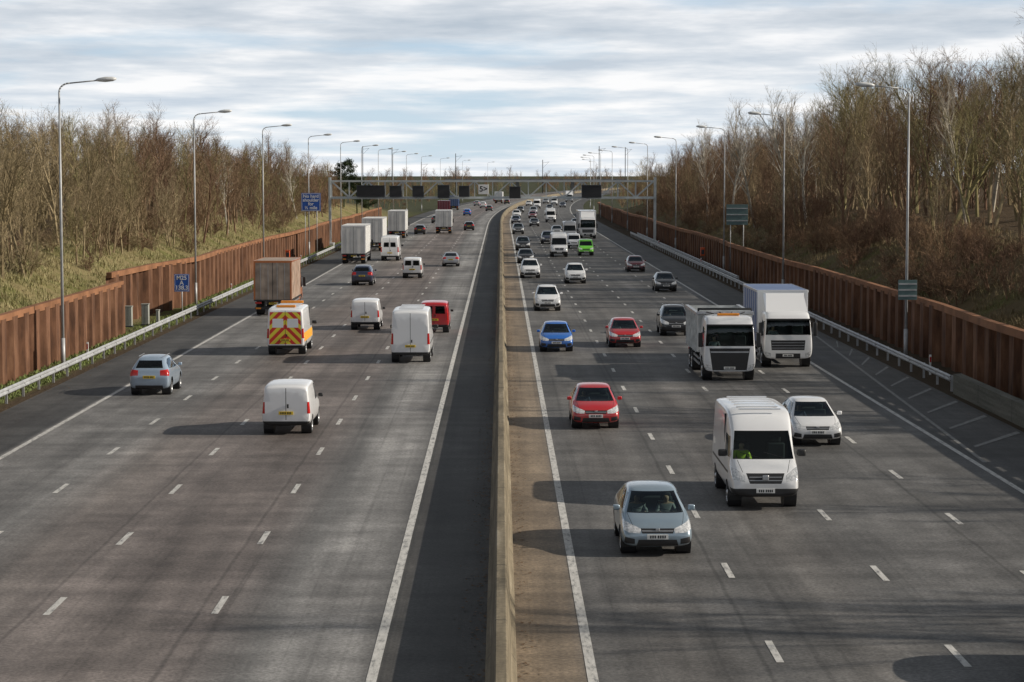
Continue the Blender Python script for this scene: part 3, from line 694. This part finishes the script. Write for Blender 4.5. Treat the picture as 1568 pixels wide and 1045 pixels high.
# ------------------------------------------------------------ corrugated steel fences
m,nt,b=nodes_mat('rusted_steel'); tcg=nt.nodes.new('ShaderNodeTexCoord'); ob=tcg.outputs['Object']
n1=noise(nt,mapn(nt,ob,(1.2,1.2,.25)),1.5,7,.65); n2=noise(nt,ob,.35,4,.6)
c=ramp(nt,n1,[(.28,(.050,.026,.018)),(.5,(.145,.072,.042)),(.72,(.25,.135,.08))]); c=mixc(nt,1.0,c,ramp(nt,n2,[(.35,g(.7)),(.65,g(1.15))]),'MULTIPLY')
nt.links.new(c,b.inputs['Base Color']); b.inputs['Roughness'].default_value=.85; b.inputs['Specular IOR Level'].default_value=.2
RUST=m
RUSTC=simple('rusted_capping',(.26,.125,.065),.8,var=.35,scale=.8,spec=.2)
def pile(path,h0,h1,inward):
    bm=bmesh.new()
    pts=[]
    for (a,c) in zip(path[:-1],path[1:]):
        A=Vector((a[0]+bend(a[1]),a[1])); C=Vector((c[0]+bend(c[1]),c[1])); d=(C-A); L=d.length; d/=L
        nrm=Vector((d.y,-d.x))*inward
        s=0
        while s<L-.01:
            for ds,off in ((0,0),(1.0,0),(1.25,.42),(2.15,.42)):
                if s+ds<L: pts.append(A+d*(s+ds)+nrm*off)
            s+=2.4
        pts.append(C)
    n=len(pts); prev=None; SG=24
    for i,p in enumerate(pts):
        hh=h0+(h1-h0)*i/n
        v0=bm.verts.new((p.x,p.y,-.2)); v1=bm.verts.new((p.x,p.y,hh))
        if prev: bm.faces.new((prev[0],v0,v1,prev[1]))
        prev=(v0,v1)
    for i in range(0,n-1,SG):
        j=min(i+SG,n-1); ha=h0+(h1-h0)*i/n; hb=h0+(h1-h0)*j/n
        a=pts[i];c_=pts[j]
        beam(bm,(a.x+.2*inward,a.y,ha+.03),(c_.x+.2*inward,c_.y,hb+.03),.34,1)
    me=bpy.data.meshes.new('rusted_steel_fence'); bm.to_mesh(me); bm.free(); me.materials.append(RUST); me.materials.append(RUSTC); link(bpy.data.objects.new('rusted_steel_fence',me))
pile([(-22.8,40),(-22.6,131)],2.9,2.95,1)
pile([(-24.2,136),(-24.1,147),(-23.0,155)]+[(-22.9,z) for z in range(170,421,25)],3.2,2.9,1)
pile([(22.1,40)]+[(22.1,z) for z in range(60,400,25)]+[(22.1,z) for z in range(400,521,20)],2.85,2.6,-1)
# ------------------------------------------------------------ street lamps
LAMPH=simple('lamp_head',(.62,.63,.63),.4)
def lamp_mesh():
    bm=bmesh.new()
    beam(bm,(0,0,-.1),(0,0,1.6),(.15,.15),0,10)
    beam(bm,(0,0,1.6),(0,0,13.3),(.11,.065),0,10)
    pr=Vector((0,0,13.3))
    for k in range(1,6):
        a=math.pi/2*k/5; q=Vector((.5*(1-math.cos(a)),0,13.3+.42*math.sin(a))); beam(bm,pr,q,.06,0,8); pr=q
    beam(bm,pr,(1.9,0,13.86),.05,0,8)
    rings=[]
    for x,w,h,zc in ((1.75,.07,.05,13.86),(1.9,.14,.09,13.88),(2.2,.19,.13,13.90),(2.55,.17,.11,13.92),(2.72,.07,.05,13.93)):
        rings.append([bm.verts.new((x,w*math.cos(2*math.pi*i/10),zc+h*math.sin(2*math.pi*i/10))) for i in range(10)])
    for a,c in zip(rings[:-1],rings[1:]):
        for i in range(10):
            f=bm.faces.new((a[i],a[(i+1)%10],c[(i+1)%10],c[i])); f.material_index=1; f.smooth=True
    f=bm.faces.new(rings[0]);f.material_index=1
    f=bm.faces.new(rings[-1]);f.material_index=1
    bmesh.ops.recalc_face_normals(bm,faces=bm.faces)
    me=bpy.data.meshes.new('street_lamp'); bm.to_mesh(me); bm.free(); me.materials.append(M['steel']); me.materials.append(LAMPH); return me
LM=lamp_mesh()
def lamp(u,z,flip):
    o=bpy.data.objects.new('street_lamp',LM); link(o); o.location=(u+bend(z),z,0); o.rotation_euler=(0,0,math.pi if flip else 0)
for u,z in [(-20.95,106),(-22.0,160),(-22.0,206),(-22.1,256),(-22,306),(-22,352),(-22,400),(-22,450),(-22,500),(-22,560),(-22,640),(-22,740),(-22,860)]: lamp(u,z,False)
for u,z in [(20.5,112),(21.0,165),(21.3,212),(21.4,272),(21.2,322),(21.2,372),(21.2,425),(21,480),(21,540),(21,610),(21,700),(21,820)]: lamp(u,z,True)
# ------------------------------------------------------------ signs
SB=simple('sign_blue',(.012,.09,.42),.45,var=.06); SBK=simple('sign_back_grey_green',(.10,.16,.16),.5,var=.15); WH=simple('sign_white',(.8,.8,.79),.5,var=.04)
def text(body,size,loc,parent,mat):
    c=bpy.data.curves.new('lettering','FONT'); c.body=body; c.size=size; c.align_x='CENTER'; c.align_y='CENTER'; c.extrude=.002; c.offset=.022*size; c.space_line=.85
    o=bpy.data.objects.new('t',c); COL.objects.link(o); dg=bpy.context.evaluated_depsgraph_get(); me=bpy.data.meshes.new_from_object(o.evaluated_get(dg)); bpy.data.objects.remove(o)
    me.materials.clear(); me.materials.append(mat)
    t=bpy.data.objects.new('lettering',me); link(t,parent); t.location=loc; t.rotation_euler=(math.pi/2,0,0)
def sign(name,u,z,w,h,zb,body,size,posts=2,facing=True,face=SB):
    e=bpy.data.objects.new(name,None); link(e); e.location=(u,z,0)
    def part(nm,fn,mt):
        bm=bmesh.new(); fn(bm); me=bpy.data.meshes.new(nm); bm.to_mesh(me); bm.free()
        for q in mt: me.materials.append(q)
        link(bpy.data.objects.new(nm,me),e)
    def fp(bm):
        for x in ([-w*.3,w*.3] if posts==2 else ([0] if posts==1 else [])): beam(bm,(x,.08,-.2),(x,.08,zb+h*.95),.06,0,8)
    if posts: part('posts',fp,[M['steel']])
    def fb(bm):
        box(bm,-w/2,w/2,-.01,.02,zb,zb+h,0,.008)
        if facing: 
            t=.03*h
            for (a,b_,c_,d) in ((-w/2+t,w/2-t,zb+t,zb+1.7*t),(-w/2+t,w/2-t,zb+h-1.7*t,zb+h-t),(-w/2+t,-w/2+1.7*t,zb+1.7*t,zb+h-1.7*t),(w/2-1.7*t,w/2-t,zb+1.7*t,zb+h-1.7*t)): box(bm,a,b_,-.016,-.012,c_,d,1)
        else:
            for k in (.2,.5,.8): box(bm,-w/2+.02,w/2-.02,-.05,-.012,zb+h*k-.04,zb+h*k+.04,1)
    part('panel',fb,[face,WH if facing else M['steel']])
    if body: text(body,size,(0,-.02,zb+h*.5),e,WH)
sign('traffic_sign',-20.85,145,.98,1.15,1.75,'M25\nA\n138.3',.38,1)
sign('traffic_sign',-21.0,246,2.15,2.0,5.3,'No hard\nshoulder\nfor\n½ mile',.50,2)
sign('sign_back',21.9,206,2.0,1.9,4.7,None,0,2,False,SBK)
sign('sign_back',20.5,111.7,.95,1.0,3.1,None,0,0,False,SBK)
def cabinet(u,z,w,h):
    bm=bmesh.new(); box(bm,-w/2,w/2,-.2,.2,0,h,0,.03); box(bm,-w/2-.03,w/2+.03,-.23,.23,h,h+.05,0,.01); box(bm,-w/2-.04,w/2+.04,-.24,.24,-.1,.08,1)
    box(bm,-.01,.01,-.206,-.202,.12,h-.06,1)
    me=bpy.data.meshes.new('roadside_cabinet'); bm.to_mesh(me); bm.free(); me.materials.append(simple('cabinet_grey',(.33,.34,.31),.6)); me.materials.append(M['darksteel'])
    o=bpy.data.objects.new('roadside_cabinet',me); link(o); o.location=(u,z,0)
cabinet(-23.0,137,.45,1.25); cabinet(-22.2,138.5,.45,1.3); cabinet(-21.5,139,.18,.9)
ORG=simple('phone_orange',(.65,.10,.02),.5)
def phone(u,z):
    bm=bmesh.new(); beam(bm,(0,0,-.1),(0,0,1.1),.06,1,8); box(bm,-.22,.22,-.16,.16,.95,1.75,0,.05); box(bm,-.15,.15,-.18,-.161,1.1,1.6,1); box(bm,-.25,.25,-.2,.2,1.75,1.82,0,.02)
    me=bpy.data.meshes.new('emergency_phone'); bm.to_mesh(me); bm.free(); me.materials.append(ORG); me.materials.append(M['darksteel'])
    o=bpy.data.objects.new('emergency_phone',me); link(o); o.location=(u,z,0)
phone(20.9,230); phone(-21.3,222)
def marker(u,z):
    bm=bmesh.new(); box(bm,-.05,.05,-.03,.03,-.1,.95,0,.01); box(bm,-.04,.04,-.036,-.031,.6,.85,1)
    me=bpy.data.meshes.new('marker_post'); bm.to_mesh(me); bm.free(); me.materials.append(WH); me.materials.append(M['tail'])
    o=bpy.data.objects.new('marker_post',me); link(o); o.location=(u,z,0)
for z in (112,172,232,292): marker(-20.9,z)
for z in (104,164,224,284): marker(20.2,z)
# ------------------------------------------------------------ gantry
def gantry():
    e=bpy.data.objects.new('sign_gantry',None); link(e); e.location=(0,293,0)
    bm=bmesh.new(); xl,xr=-22.3,20.1; zb,zt=6.3,8.45
    for y in (-.7,.7):
        for zz in (zb,zt): beam(bm,(xl,y,zz),(xr,y,zz),.24)
        n=18;st_=(xr-xl)/n
        for k in range(n):
            a=xl+k*st_
            beam(bm,(a,y,zb),(a,y,zt),.11)
            beam(bm,(a,y,zb if k%2 else zt),(a+st_,y,zt if k%2 else zb),.14)
    for k in range(19):
        a=xl+k*(xr-xl)/18
        for zz in (zb,zt): beam(bm,(a,-.7,zz),(a,.7,zz),.06)
    for x in (xl-.2,xr+.2):
        for y in (-.8,.8):
            beam(bm,(x,y,-.1),(x,y,zt+.5),.24)
        for k in range(5):
            z0=.4+k*1.5; beam(bm,(x,-.8,z0),(x,.8,z0+1.5),.08); beam(bm,(x,-.8,z0+1.5),(x,.8,z0+1.5),.08)
        for y in (-.8,.8): box(bm,x-.5,x+.5,y-.5,y+.5,-.1,.35,0,.04)
    box(bm,xl,xr,-1.35,-.85,zb-.18,zb-.13,0)
    me=bpy.data.meshes.new('truss'); bm.to_mesh(me); bm.free(); me.materials.append(M['gsteel']); link(bpy.data.objects.new('truss',me),e)
    bm=bmesh.new()
    for x0,x1,za,zc in ((-18.9,-15.2,6.4,7.85),(-14.6,-13.0,6.4,7.8),(-11.6,-10.1,6.4,7.8),(-8.3,-6.7,6.3,7.9),(-5.5,-4.1,6.4,7.8),(1.1,2.6,6.2,7.7),(10.6,13.2,6.3,7.9)):
        box(bm,x0,x1,-1.3,-.9,za,zc,0,.05); box(bm,x0+.12,x1-.12,-1.32,-1.302,za+.12,zc-.12,1)
        box(bm,x0-.1,x1+.1,-1.55,-1.3,zc+.0,zc+.06,0)
    me=bpy.data.meshes.new('matrix_signals'); bm.to_mesh(me); bm.free(); me.materials.append(M['darksteel']); me.materials.append(M['plastic']); link(bpy.data.objects.new('matrix_signals',me),e)
    bm=bmesh.new(); box(bm,-2.95,-1.6,-1.25,-1.15,6.75,8.0,0,.02)
    me=bpy.data.meshes.new('lane_sign'); bm.to_mesh(me); bm.free(); me.materials.append(WH); link(bpy.data.objects.new('lane_sign',me),e)
    text('5>',1.0,(-2.28,-1.27,7.4),e,M['plastic'])
gantry()
bm=bmesh.new(); bx=bend(1050)
box(bm,bx-60,bx+60,1046,1056,5.4,6.2,0); box(bm,bx-60,bx+60,1045.7,1046,6.2,6.9,1)
for x in (bx-26,bx,bx+26): box(bm,x-.8,x+.8,1047,1055,0,5.4,0,.1)
for k in range(25): box(bm,bx-60+k*5-.1,bx-60+k*5+.1,1045.55,1045.7,5.5,7.0,0)
me=bpy.data.meshes.new('overbridge'); bm.to_mesh(me); bm.free(); me.materials.append(simple('bridge_concrete',(.16,.16,.155),.9)); me.materials.append(simple('bridge_parapet',(.22,.23,.24),.8)); link(bpy.data.objects.new('overbridge',me))
for x,hh in ((-66,22.5),(-52,22),(-21.6,19),(47,22.5),(59.5,22),(20,16),(-38,15)):
    bm=bmesh.new(); beam(bm,(0,0,0),(0,0,hh),(.34,.26),0,6); beam(bm,(0,0,hh-1.5),(3.2,0,hh-1.0),.1); beam(bm,(0,0,hh-4),(3.0,0,hh-1.0),.08)
    me=bpy.data.meshes.new('railway_mast'); bm.to_mesh(me); bm.free(); me.materials.append(M['darksteel']); o=bpy.data.objects.new('railway_mast',me); link(o); o.location=(x,1065,0)
bm=bmesh.new()
for k in range(46):
    z=100+k*3.0; beam(bm,(-26.2,z,gz(-26.2,z)-.1),(-26.2,z,gz(-26.2,z)+1.35),.045)
    if k:
        for hh in (.3,.6,.9,1.25): beam(bm,(-26.2,z-3,gz(-26.2,z-3)+hh),(-26.2,z,gz(-26.2,z)+hh),.008,0,3)
me=bpy.data.meshes.new('wire_fence'); bm.to_mesh(me); bm.free(); me.materials.append(simple('fence_timber',(.28,.24,.19),.9)); link(bpy.data.objects.new('wire_fence',me))
# ------------------------------------------------------------ trees
def bark(name,cols,k=1.0):
    m,nt,b=nodes_mat(name); oi=nt.nodes.new('ShaderNodeObjectInfo')
    n=len(cols); c=ramp(nt,oi.outputs['Random'],[(i/(n-1),tuple(q*k for q in c)) for i,c in enumerate(cols)])
    tcg=nt.nodes.new('ShaderNodeTexCoord'); nz=noise(nt,tcg.outputs['Object'],1.1,3,.6)
    c=mixc(nt,1.0,c,ramp(nt,nz,[(.35,g(.65)),(.65,g(1.25))]),'MULTIPLY')
    nt.links.new(c,b.inputs['Base Color']); b.inputs['Roughness'].default_value=.9; b.inputs['Specular IOR Level'].default_value=.1
    return m
B_TAN=bark('bark_tan',[(.21,.165,.095),(.28,.225,.14),(.16,.125,.07),(.32,.26,.16),(.20,.14,.085)],1.12)
B_RED=bark('bark_redbrown',[(.13,.080,.055),(.18,.115,.075),(.14,.095,.065),(.23,.155,.095)],1.25)
B_PALE=bark('bark_pale',[(.48,.45,.39),(.36,.32,.26),(.52,.49,.42)])
B_OL=bark('bark_olive',[(.17,.15,.07),(.23,.20,.10),(.13,.115,.06)],1.2)
class TB:
    def __init__(s): s.v=[];s.f=[]
    def seg(s,a,b,ra,rb,n):
        d=(b-a); d.normalize(); up=Vector((0,0,1)) if abs(d.z)<.9 else Vector((1,0,0)); x=d.cross(up).normalized(); y=x.cross(d)
        i0=len(s.v)
        for p,r in ((a,ra),(b,rb)):
            for k in range(n):
                an=2*math.pi*k/n; s.v.append(p+x*(r*math.cos(an))+y*(r*math.sin(an)))
        for k in range(n):
            j=(k+1)%n; s.f.append((i0+k,i0+j,i0+n+j,i0+n+k))
    def tri(s,a,b,w):
        d=b-a; r=Vector((random.uniform(-1,1),random.uniform(-1,1),random.uniform(-.4,.4))); x=d.cross(r)
        if x.length<1e-4: return
        x.normalize(); i=len(s.v); s.v+= [a+x*w,a-x*w,b]; s.f.append((i,i+1,i+2))
def rdir(d,ang):
    r=Vector((random.gauss(0,1),random.gauss(0,1),random.gauss(0,1))); x=d.cross(r).normalized()
    return (d*math.cos(ang)+x*math.sin(ang)).normalized()
def gen_tree(seed,Ht,n1=13,n2=6,n3=6,n4=3,low=.22,ang=.75,stems=1,up=.35):
    random.seed(seed); tb=TB()
    def twig(p,d,L,w):
        q=p+d*L; tb.tri(p,q,w)
        for k in range(n4):
            t=random.uniform(.2,.9); dd=rdir(d,random.uniform(.4,.8)); dd.z+=.15; dd.normalize(); tb.tri(p+d*L*t,p+d*L*t+dd*L*random.uniform(.35,.6),w*.75)
    def branch(p,d,L,r,lv):
        ns=4 if lv<2 else 3; pts=[p]; dirs=[]
        for k in range(ns):
            d=(d+Vector((random.gauss(0,.13),random.gauss(0,.13),random.gauss(0,.08)+ (up*.35 if lv>0 else .05)))).normalized()
            q=pts[-1]+d*(L/ns); ra=r*(1-.8*k/ns); rb=r*(1-.8*(k+1)/ns)
            tb.seg(pts[-1],q,ra,max(rb,.008),5 if lv==0 else 3); pts.append(q); dirs.append(d)
        def at(t):
            x=t*ns; i=min(ns-1,int(x)); return pts[i].lerp(pts[i+1],x-i),dirs[i]
        if lv==0: cnt,lo,hi=n1,low,1
        elif lv==1: cnt,lo,hi=n2,.2,1
        else: cnt,lo,hi=n3,.1,1
        for k in range(cnt):
            t=lo+(hi-lo)*(k+random.random())/cnt; pp,dd=at(min(t,.999))
            nd=rdir(dd,random.uniform(ang*.6,ang*1.2)); nd.z+=.12; nd.normalize()
            if lv==0: branch(pp,nd,Ht*random.uniform(.26,.42)*(1.15-.65*t),r*.42*(1.2-t*.7),1)
            elif lv==1: branch(pp,nd,L*random.uniform(.38,.6)*(1.2-.5*t),max(.014,r*.45),2)
            else: twig(pp,nd,random.uniform(.35,.85)*(Ht/11),.012)
        if lv==2: twig(pts[-1],dirs[-1],.7,.012)
    for s_ in range(stems):
        if stems==1: branch(Vector((0,0,-.3)),Vector((random.gauss(0,.04),random.gauss(0,.04),1)).normalized(),Ht*.86,.011*Ht+.04,0)
        else:
            a=random.uniform(0,6.28); branch(Vector((.3*math.cos(a),.3*math.sin(a),-.2)),Vector((math.cos(a)*.35,math.sin(a)*.35,1)).normalized(),Ht*random.uniform(.6,.85),.007*Ht+.02,0)
    me=bpy.data.meshes.new('bare_tree_mesh'); me.from_pydata([tuple(v) for v in tb.v],[],tb.f); return me
def withmat(me,mat):
    c=me.copy(); c.materials.clear(); c.materials.append(mat); return c
T=[gen_tree(11,10,13,5,5,2),gen_tree(12,11,14,5,5,2,.18),gen_tree(13,9.5,8,5,5,2,.12,.6,3),gen_tree(14,12,15,6,5,2,.3,.7)]
BIG=[gen_tree(21,15,17,7,6,3,.25,.8),gen_tree(22,16.5,17,7,6,3,.3,.7)]
BIR=gen_tree(31,12,15,5,4,3,.3,.6,1,.2)
SHR=[gen_tree(41,3.2,7,4,5,3,.05,.7,5,.2),gen_tree(42,2.6,6,4,5,3,.05,.9,6,.1)]
tan=[withmat(t,B_TAN) for t in T]; red=[withmat(t,B_RED) for t in T]; ol=[withmat(t,B_OL) for t in T]
bigt=[withmat(BIG[0],B_TAN),withmat(BIG[1],B_OL),withmat(BIG[0],B_RED)]; bir=withmat(BIR,B_PALE)
shr=[withmat(SHR[0],B_RED),withmat(SHR[1],B_TAN),withmat(SHR[1],B_RED)]
random.seed(99)
def place(me,u,z,s,parent=None,name='bare_tree',sink=0):
    o=bpy.data.objects.new(name if parent is None else 'tree',me); link(o,parent)
    o.location=(u+bend(z),z,gz(u,z)-sink); o.rotation_euler=(random.uniform(-.06,.06),random.uniform(-.06,.06),random.uniform(0,6.28)); o.scale=(s*random.uniform(.9,1.15),s*random.uniform(.9,1.15),s)
    return o
wl=bpy.data.objects.new('woodland',None); link(wl); wr=bpy.data.objects.new('woodland',None); link(wr); wd=bpy.data.objects.new('distant_woodland',None); link(wd)
z=112
while z<445:
    u=-31.5
    while u>-54:
        uu=u+random.uniform(-1.5,1.5); zz=z+random.uniform(-1.8,1.8)
        if zz>abs(uu)/.262:
            f=1.0 if z<380 else 1-.4*(z-380)/65
            f*=.96+.10*math.sin(zz*.045+uu*.1)
            pool=tan if zz<215 else (red+tan[:2] if zz<300 else red+tan[:1])
            if random.random()<.18: pool=ol
            me=random.choice(pool)
            if random.random()<.05: me=bir
            front=u>-35
            s=random.uniform(.55,.85)*f if front else random.uniform(.72,1.0)*f
            if zz<230 and random.random()<.18: s*=1.12
            if front and zz<300 and random.random()<.25: place(me,uu,zz,s)
            else: place(me,uu,zz,s,wl)
        u-=3.6 if z<250 else 4.6
    z+=3.2 if z<250 else 4.6
z=34
while z<535:
    u=30.5 if z>190 else 33
    while u<57:
        uu=u+random.uniform(-1.6,1.6); zz=z+random.uniform(-1.7,1.7)
        vis=zz>uu/.262
        gap=math.sin(zz*.33)+.6*math.sin(zz*.81+1.3)
        if (vis and random.random()<.9) or (gap>.1 and random.random()<.65 and u<50):
            f=1.0 if z<450 else 1-.45*(z-450)/85
            pool=(ol+tan+red[:1]) if zz<190 else (red+red+tan)
            me=random.choice(pool)
            s=random.uniform(.6,.95)*f if u<36 else random.uniform(.82,1.15)*f
            if vis and u>36 and random.random()<.28 and zz<280: me=random.choice(bigt); s=random.uniform(.85,1.1)
            if random.random()<.10 and zz<330: me=bir; s=random.uniform(.9,1.2)
            if not(vis and u<40 and gap<-.4 and zz<220):
                if u<36 and vis and zz<280 and random.random()<.3: place(me,uu,zz,s)
                else: place(me,uu,zz,s,wr)
        u+=4.2 if z<250 else 4.8
    z+=3.8 if z<250 else 4.8
for k in range(340):
    left=random.random()<.35
    z=random.uniform(95,430); u=-random.triangular(29,36,33.5) if left else random.triangular(25.5,35,31)
    place(random.choice(shr if left else shr[::2]),u,z,random.uniform(.5,1.05),wl if left else wr)
for k in range(420):
    z=random.uniform(1085,1350); u=random.uniform(-300,300)
    place(random.choice(red+tan[:1]),u-0.5*bend(z),z,random.uniform(.75,1.2),wd)
for k in range(420):
    z=random.uniform(520,1040); sgn=random.choice((-1,1)); u=sgn*random.triangular(25,90,32)
    place(random.choice(red+ol+shr),u,z,random.uniform(.4,.7),wd)
def gen_pine(seed,Ht):
    random.seed(seed); tb=TB(); tb.seg(Vector((0,0,-.3)),Vector((0,0,Ht)),.2,.04,6)
    for k in range(60):
        t=.3+.68*k/60; L=Ht*.30*math.sin(math.pi*min(1,(t-.2)/.85))**.7+.3; a=random.uniform(0,6.28); p=Vector((0,0,Ht*t)); d=Vector((math.cos(a),math.sin(a),random.uniform(.0,.6))).normalized(); q=p+d*L*random.uniform(.6,1.1); tb.seg(p,q,.05,.01,3)
        for j in range(80):
            c=p.lerp(q,random.uniform(.35,1.05)); c=c+Vector((random.gauss(0,.25),random.gauss(0,.25),random.gauss(.05,.2))); tb.tri(c,c+Vector((random.gauss(0,.22),random.gauss(0,.22),random.gauss(.12,.2))),.07)
    me=bpy.data.meshes.new('pine'); me.from_pydata([tuple(v) for v in tb.v],[],tb.f); return me
NEED=bark('pine_needles',[(.03,.045,.02),(.05,.065,.03)])
pm=withmat(gen_pine(5,10),NEED); random.seed(3)
for u,z,s in ((-28,432,.75),(-31,438,.9),(-26.5,446,.6)): place(pm,u,z,s,None,'pine_tree')
# ------------------------------------------------------------ grass and litter
random.seed(5)
def blades(name,n,u0,u1,z0,z1,h0,h1,w,cols):
    vs=[];fs=[]
    for k in range(n):
        u=random.uniform(u0,u1); z=z0+(z1-z0)*random.random()**1.5
        if abs(u)/z>.25: continue
        if math.sin(u*1.7+z*.31)*math.sin(z*.57-u*.6)+random.uniform(-.8,.8)<-.2: continue
        x=u+bend(z); y=z; b=gz(u,z); hh=random.uniform(h0,h1)
        for j in range(3):
            a=random.uniform(0,3.14); dx=math.cos(a)*w; dy=math.sin(a)*w; ox=random.gauss(0,.08); oy=random.gauss(0,.08)
            i=len(vs); vs.extend([(x-dx+ox,y-dy+oy,b-.03),(x+dx+ox,y+dy+oy,b-.03),(x+ox+random.gauss(0,hh*.35),y+oy+random.gauss(0,hh*.35),b+hh)]); fs.append((i,i+1,i+2))
    me=bpy.data.meshes.new(name); me.from_pydata(vs,[],fs)
    m,nt,b=nodes_mat(name+'_blades'); ge=nt.nodes.new('ShaderNodeNewGeometry'); nz=noise(nt,ge.outputs['Position'],.4,4,.7)
    c=ramp(nt,nz,[(.36,cols[0]),(.48,cols[1]),(.66,cols[2])]); nt.links.new(c,b.inputs['Base Color']); b.inputs['Roughness'].default_value=.9
    me.materials.append(m); link(bpy.data.objects.new(name,me))
blades('dry_grass',24000,-34,-24.2,100,330,.15,.45,.03,((.16,.17,.06),(.28,.25,.12),(.40,.34,.19)))
blades('dry_scrub',24000,22.8,35,88,330,.15,.5,.03,((.14,.14,.055),(.22,.17,.09),(.32,.25,.14)))
vs=[];fs=[]
for k in range(14000):
    z=80+270*random.random()**1.6; u=random.uniform(-22.3,-20.5)
    hh=random.uniform(.06,.2); a=random.uniform(0,3.14); i=len(vs); vs.extend([(u-math.cos(a)*.04,z-math.sin(a)*.04,-.01),(u+math.cos(a)*.04,z+math.sin(a)*.04,-.01),(u+random.gauss(0,.06),z+random.gauss(0,.06),hh)]); fs.append((i,i+1,i+2))
me=bpy.data.meshes.new('verge_grass'); me.from_pydata(vs,[],fs); me.materials.append(simple('verge_grass_green',(.16,.20,.06),.9,var=.4,scale=.6)); link(bpy.data.objects.new('verge_grass',me))
vs=[];fs=[]
for k in range(4200):
    z=random.uniform(38,200)
    r=random.random()
    u=(-.3-abs(random.gauss(0,.25))) if r<.4 else (.33+abs(random.gauss(0,.2)) if r<.65 else (-19.8+random.gauss(0,.35) if r<.85 else 19.1-abs(random.gauss(0,.3))))
    s=random.uniform(.015,.06); a=random.uniform(0,6.28); i=len(vs)
    vs.extend([(u+s*math.cos(a),z+s*math.sin(a),.035),(u+s*math.cos(a+2),z+s*math.sin(a+2),.05),(u+s*math.cos(a+4),z+s*math.sin(a+4),.04)]); fs.append((i,i+1,i+2))
me=bpy.data.meshes.new('leaf_litter'); me.from_pydata(vs,[],fs); me.materials.append(simple('dead_leaves',(.15,.09,.05),.9,var=.5)); link(bpy.data.objects.new('leaf_litter',me))
# ------------------------------------------------------------ world, sun, camera
EL=math.radians(25); AZ=math.radians(93)
w=bpy.data.worlds.new('World'); scene.world=w; w.use_nodes=True; nt=w.node_tree; N=nt.nodes; L=nt.links
bg=N['Background']; bg.inputs['Strength'].default_value=.1
sky=N.new('ShaderNodeTexSky'); sky.sky_type='NISHITA'; sky.sun_disc=False; sky.sun_elevation=EL; sky.sun_rotation=AZ; sky.air_density=1; sky.dust_density=.6
tc=N.new('ShaderNodeTexCoord'); sp=N.new('ShaderNodeSeparateXYZ'); L.new(tc.outputs['Generated'],sp.inputs[0])
def mth(op,a,b=None,c=None):
    n=N.new('ShaderNodeMath'); n.operation=op
    for i,x in enumerate((a,b,c)):
        if x is None: continue
        if hasattr(x,'links'): L.new(x,n.inputs[i])
        else: n.inputs[i].default_value=x
    return n.outputs[0]
zc=mth('ADD',mth('MAXIMUM',sp.outputs[2],0.0),.06)
cx=N.new('ShaderNodeCombineXYZ'); L.new(mth('DIVIDE',sp.outputs[0],zc),cx.inputs[0]); L.new(mth('DIVIDE',sp.outputs[1],zc),cx.inputs[1])
nA=noise(nt,mapn(nt,cx.outputs[0],(.60,.52,1),(1.7,.4,0)),1.0,9,.55); nB=noise(nt,mapn(nt,cx.outputs[0],(.85,.70,1),(5,2,0)),1.4,8,.56)
mask=ramp(nt,nA,[(.36,(0,0,0)),(.50,(1,1,1))])
hi=ramp(nt,nB,[(.34,(4.9,5.6,6.4)),(.48,(6.6,7.1,7.7)),(.62,(9.4,9.5,9.7))])
lo=ramp(nt,nB,[(.34,(6.3,7.1,8.0)),(.48,(8.0,8.5,9.0)),(.60,(10.0,10.0,10.0))])
cl=mixc(nt,maprange(nt,sp.outputs[2],.02,.07,0,1),lo,hi)
bl=mixc(nt,maprange(nt,sp.outputs[2],0,.10,0,1),(6.6,8.1,9.3),(4.1,5.8,7.9))
skyc=mixc(nt,.85,sky.outputs[0],bl)
c=mixc(nt,mask,skyc,cl)
dk=maprange(nt,sp.outputs[2],.08,.45,1.0,.27)
cm=N.new('ShaderNodeVectorMath'); cm.operation='SCALE'; L.new(c,cm.inputs[0]); L.new(dk,cm.inputs['Scale'])
L.new(cm.outputs[0],bg.inputs['Color'])
sd=bpy.data.lights.new('sun','SUN'); sd.energy=5.0; sd.angle=math.radians(.5); sd.color=(1,.91,.78)
so=bpy.data.objects.new('sun',sd); link(so)
dv=Vector((math.sin(AZ)*math.cos(EL),math.cos(AZ)*math.cos(EL),math.sin(EL))); so.rotation_euler=dv.to_track_quat('Z','Y').to_euler()
cd=bpy.data.cameras.new('camera'); cd.sensor_width=36; cd.lens=78.06; cd.clip_start=.5; cd.clip_end=12000
co=bpy.data.objects.new('camera',cd); link(co); co.location=(0,0,H_CAM); co.rotation_euler=(math.pi/2-math.atan(256.5/3400),0,-math.atan(17/3400))
scene.camera=co
scene.view_settings.view_transform='Standard'; scene.view_settings.look='None'; scene.view_settings.exposure=0
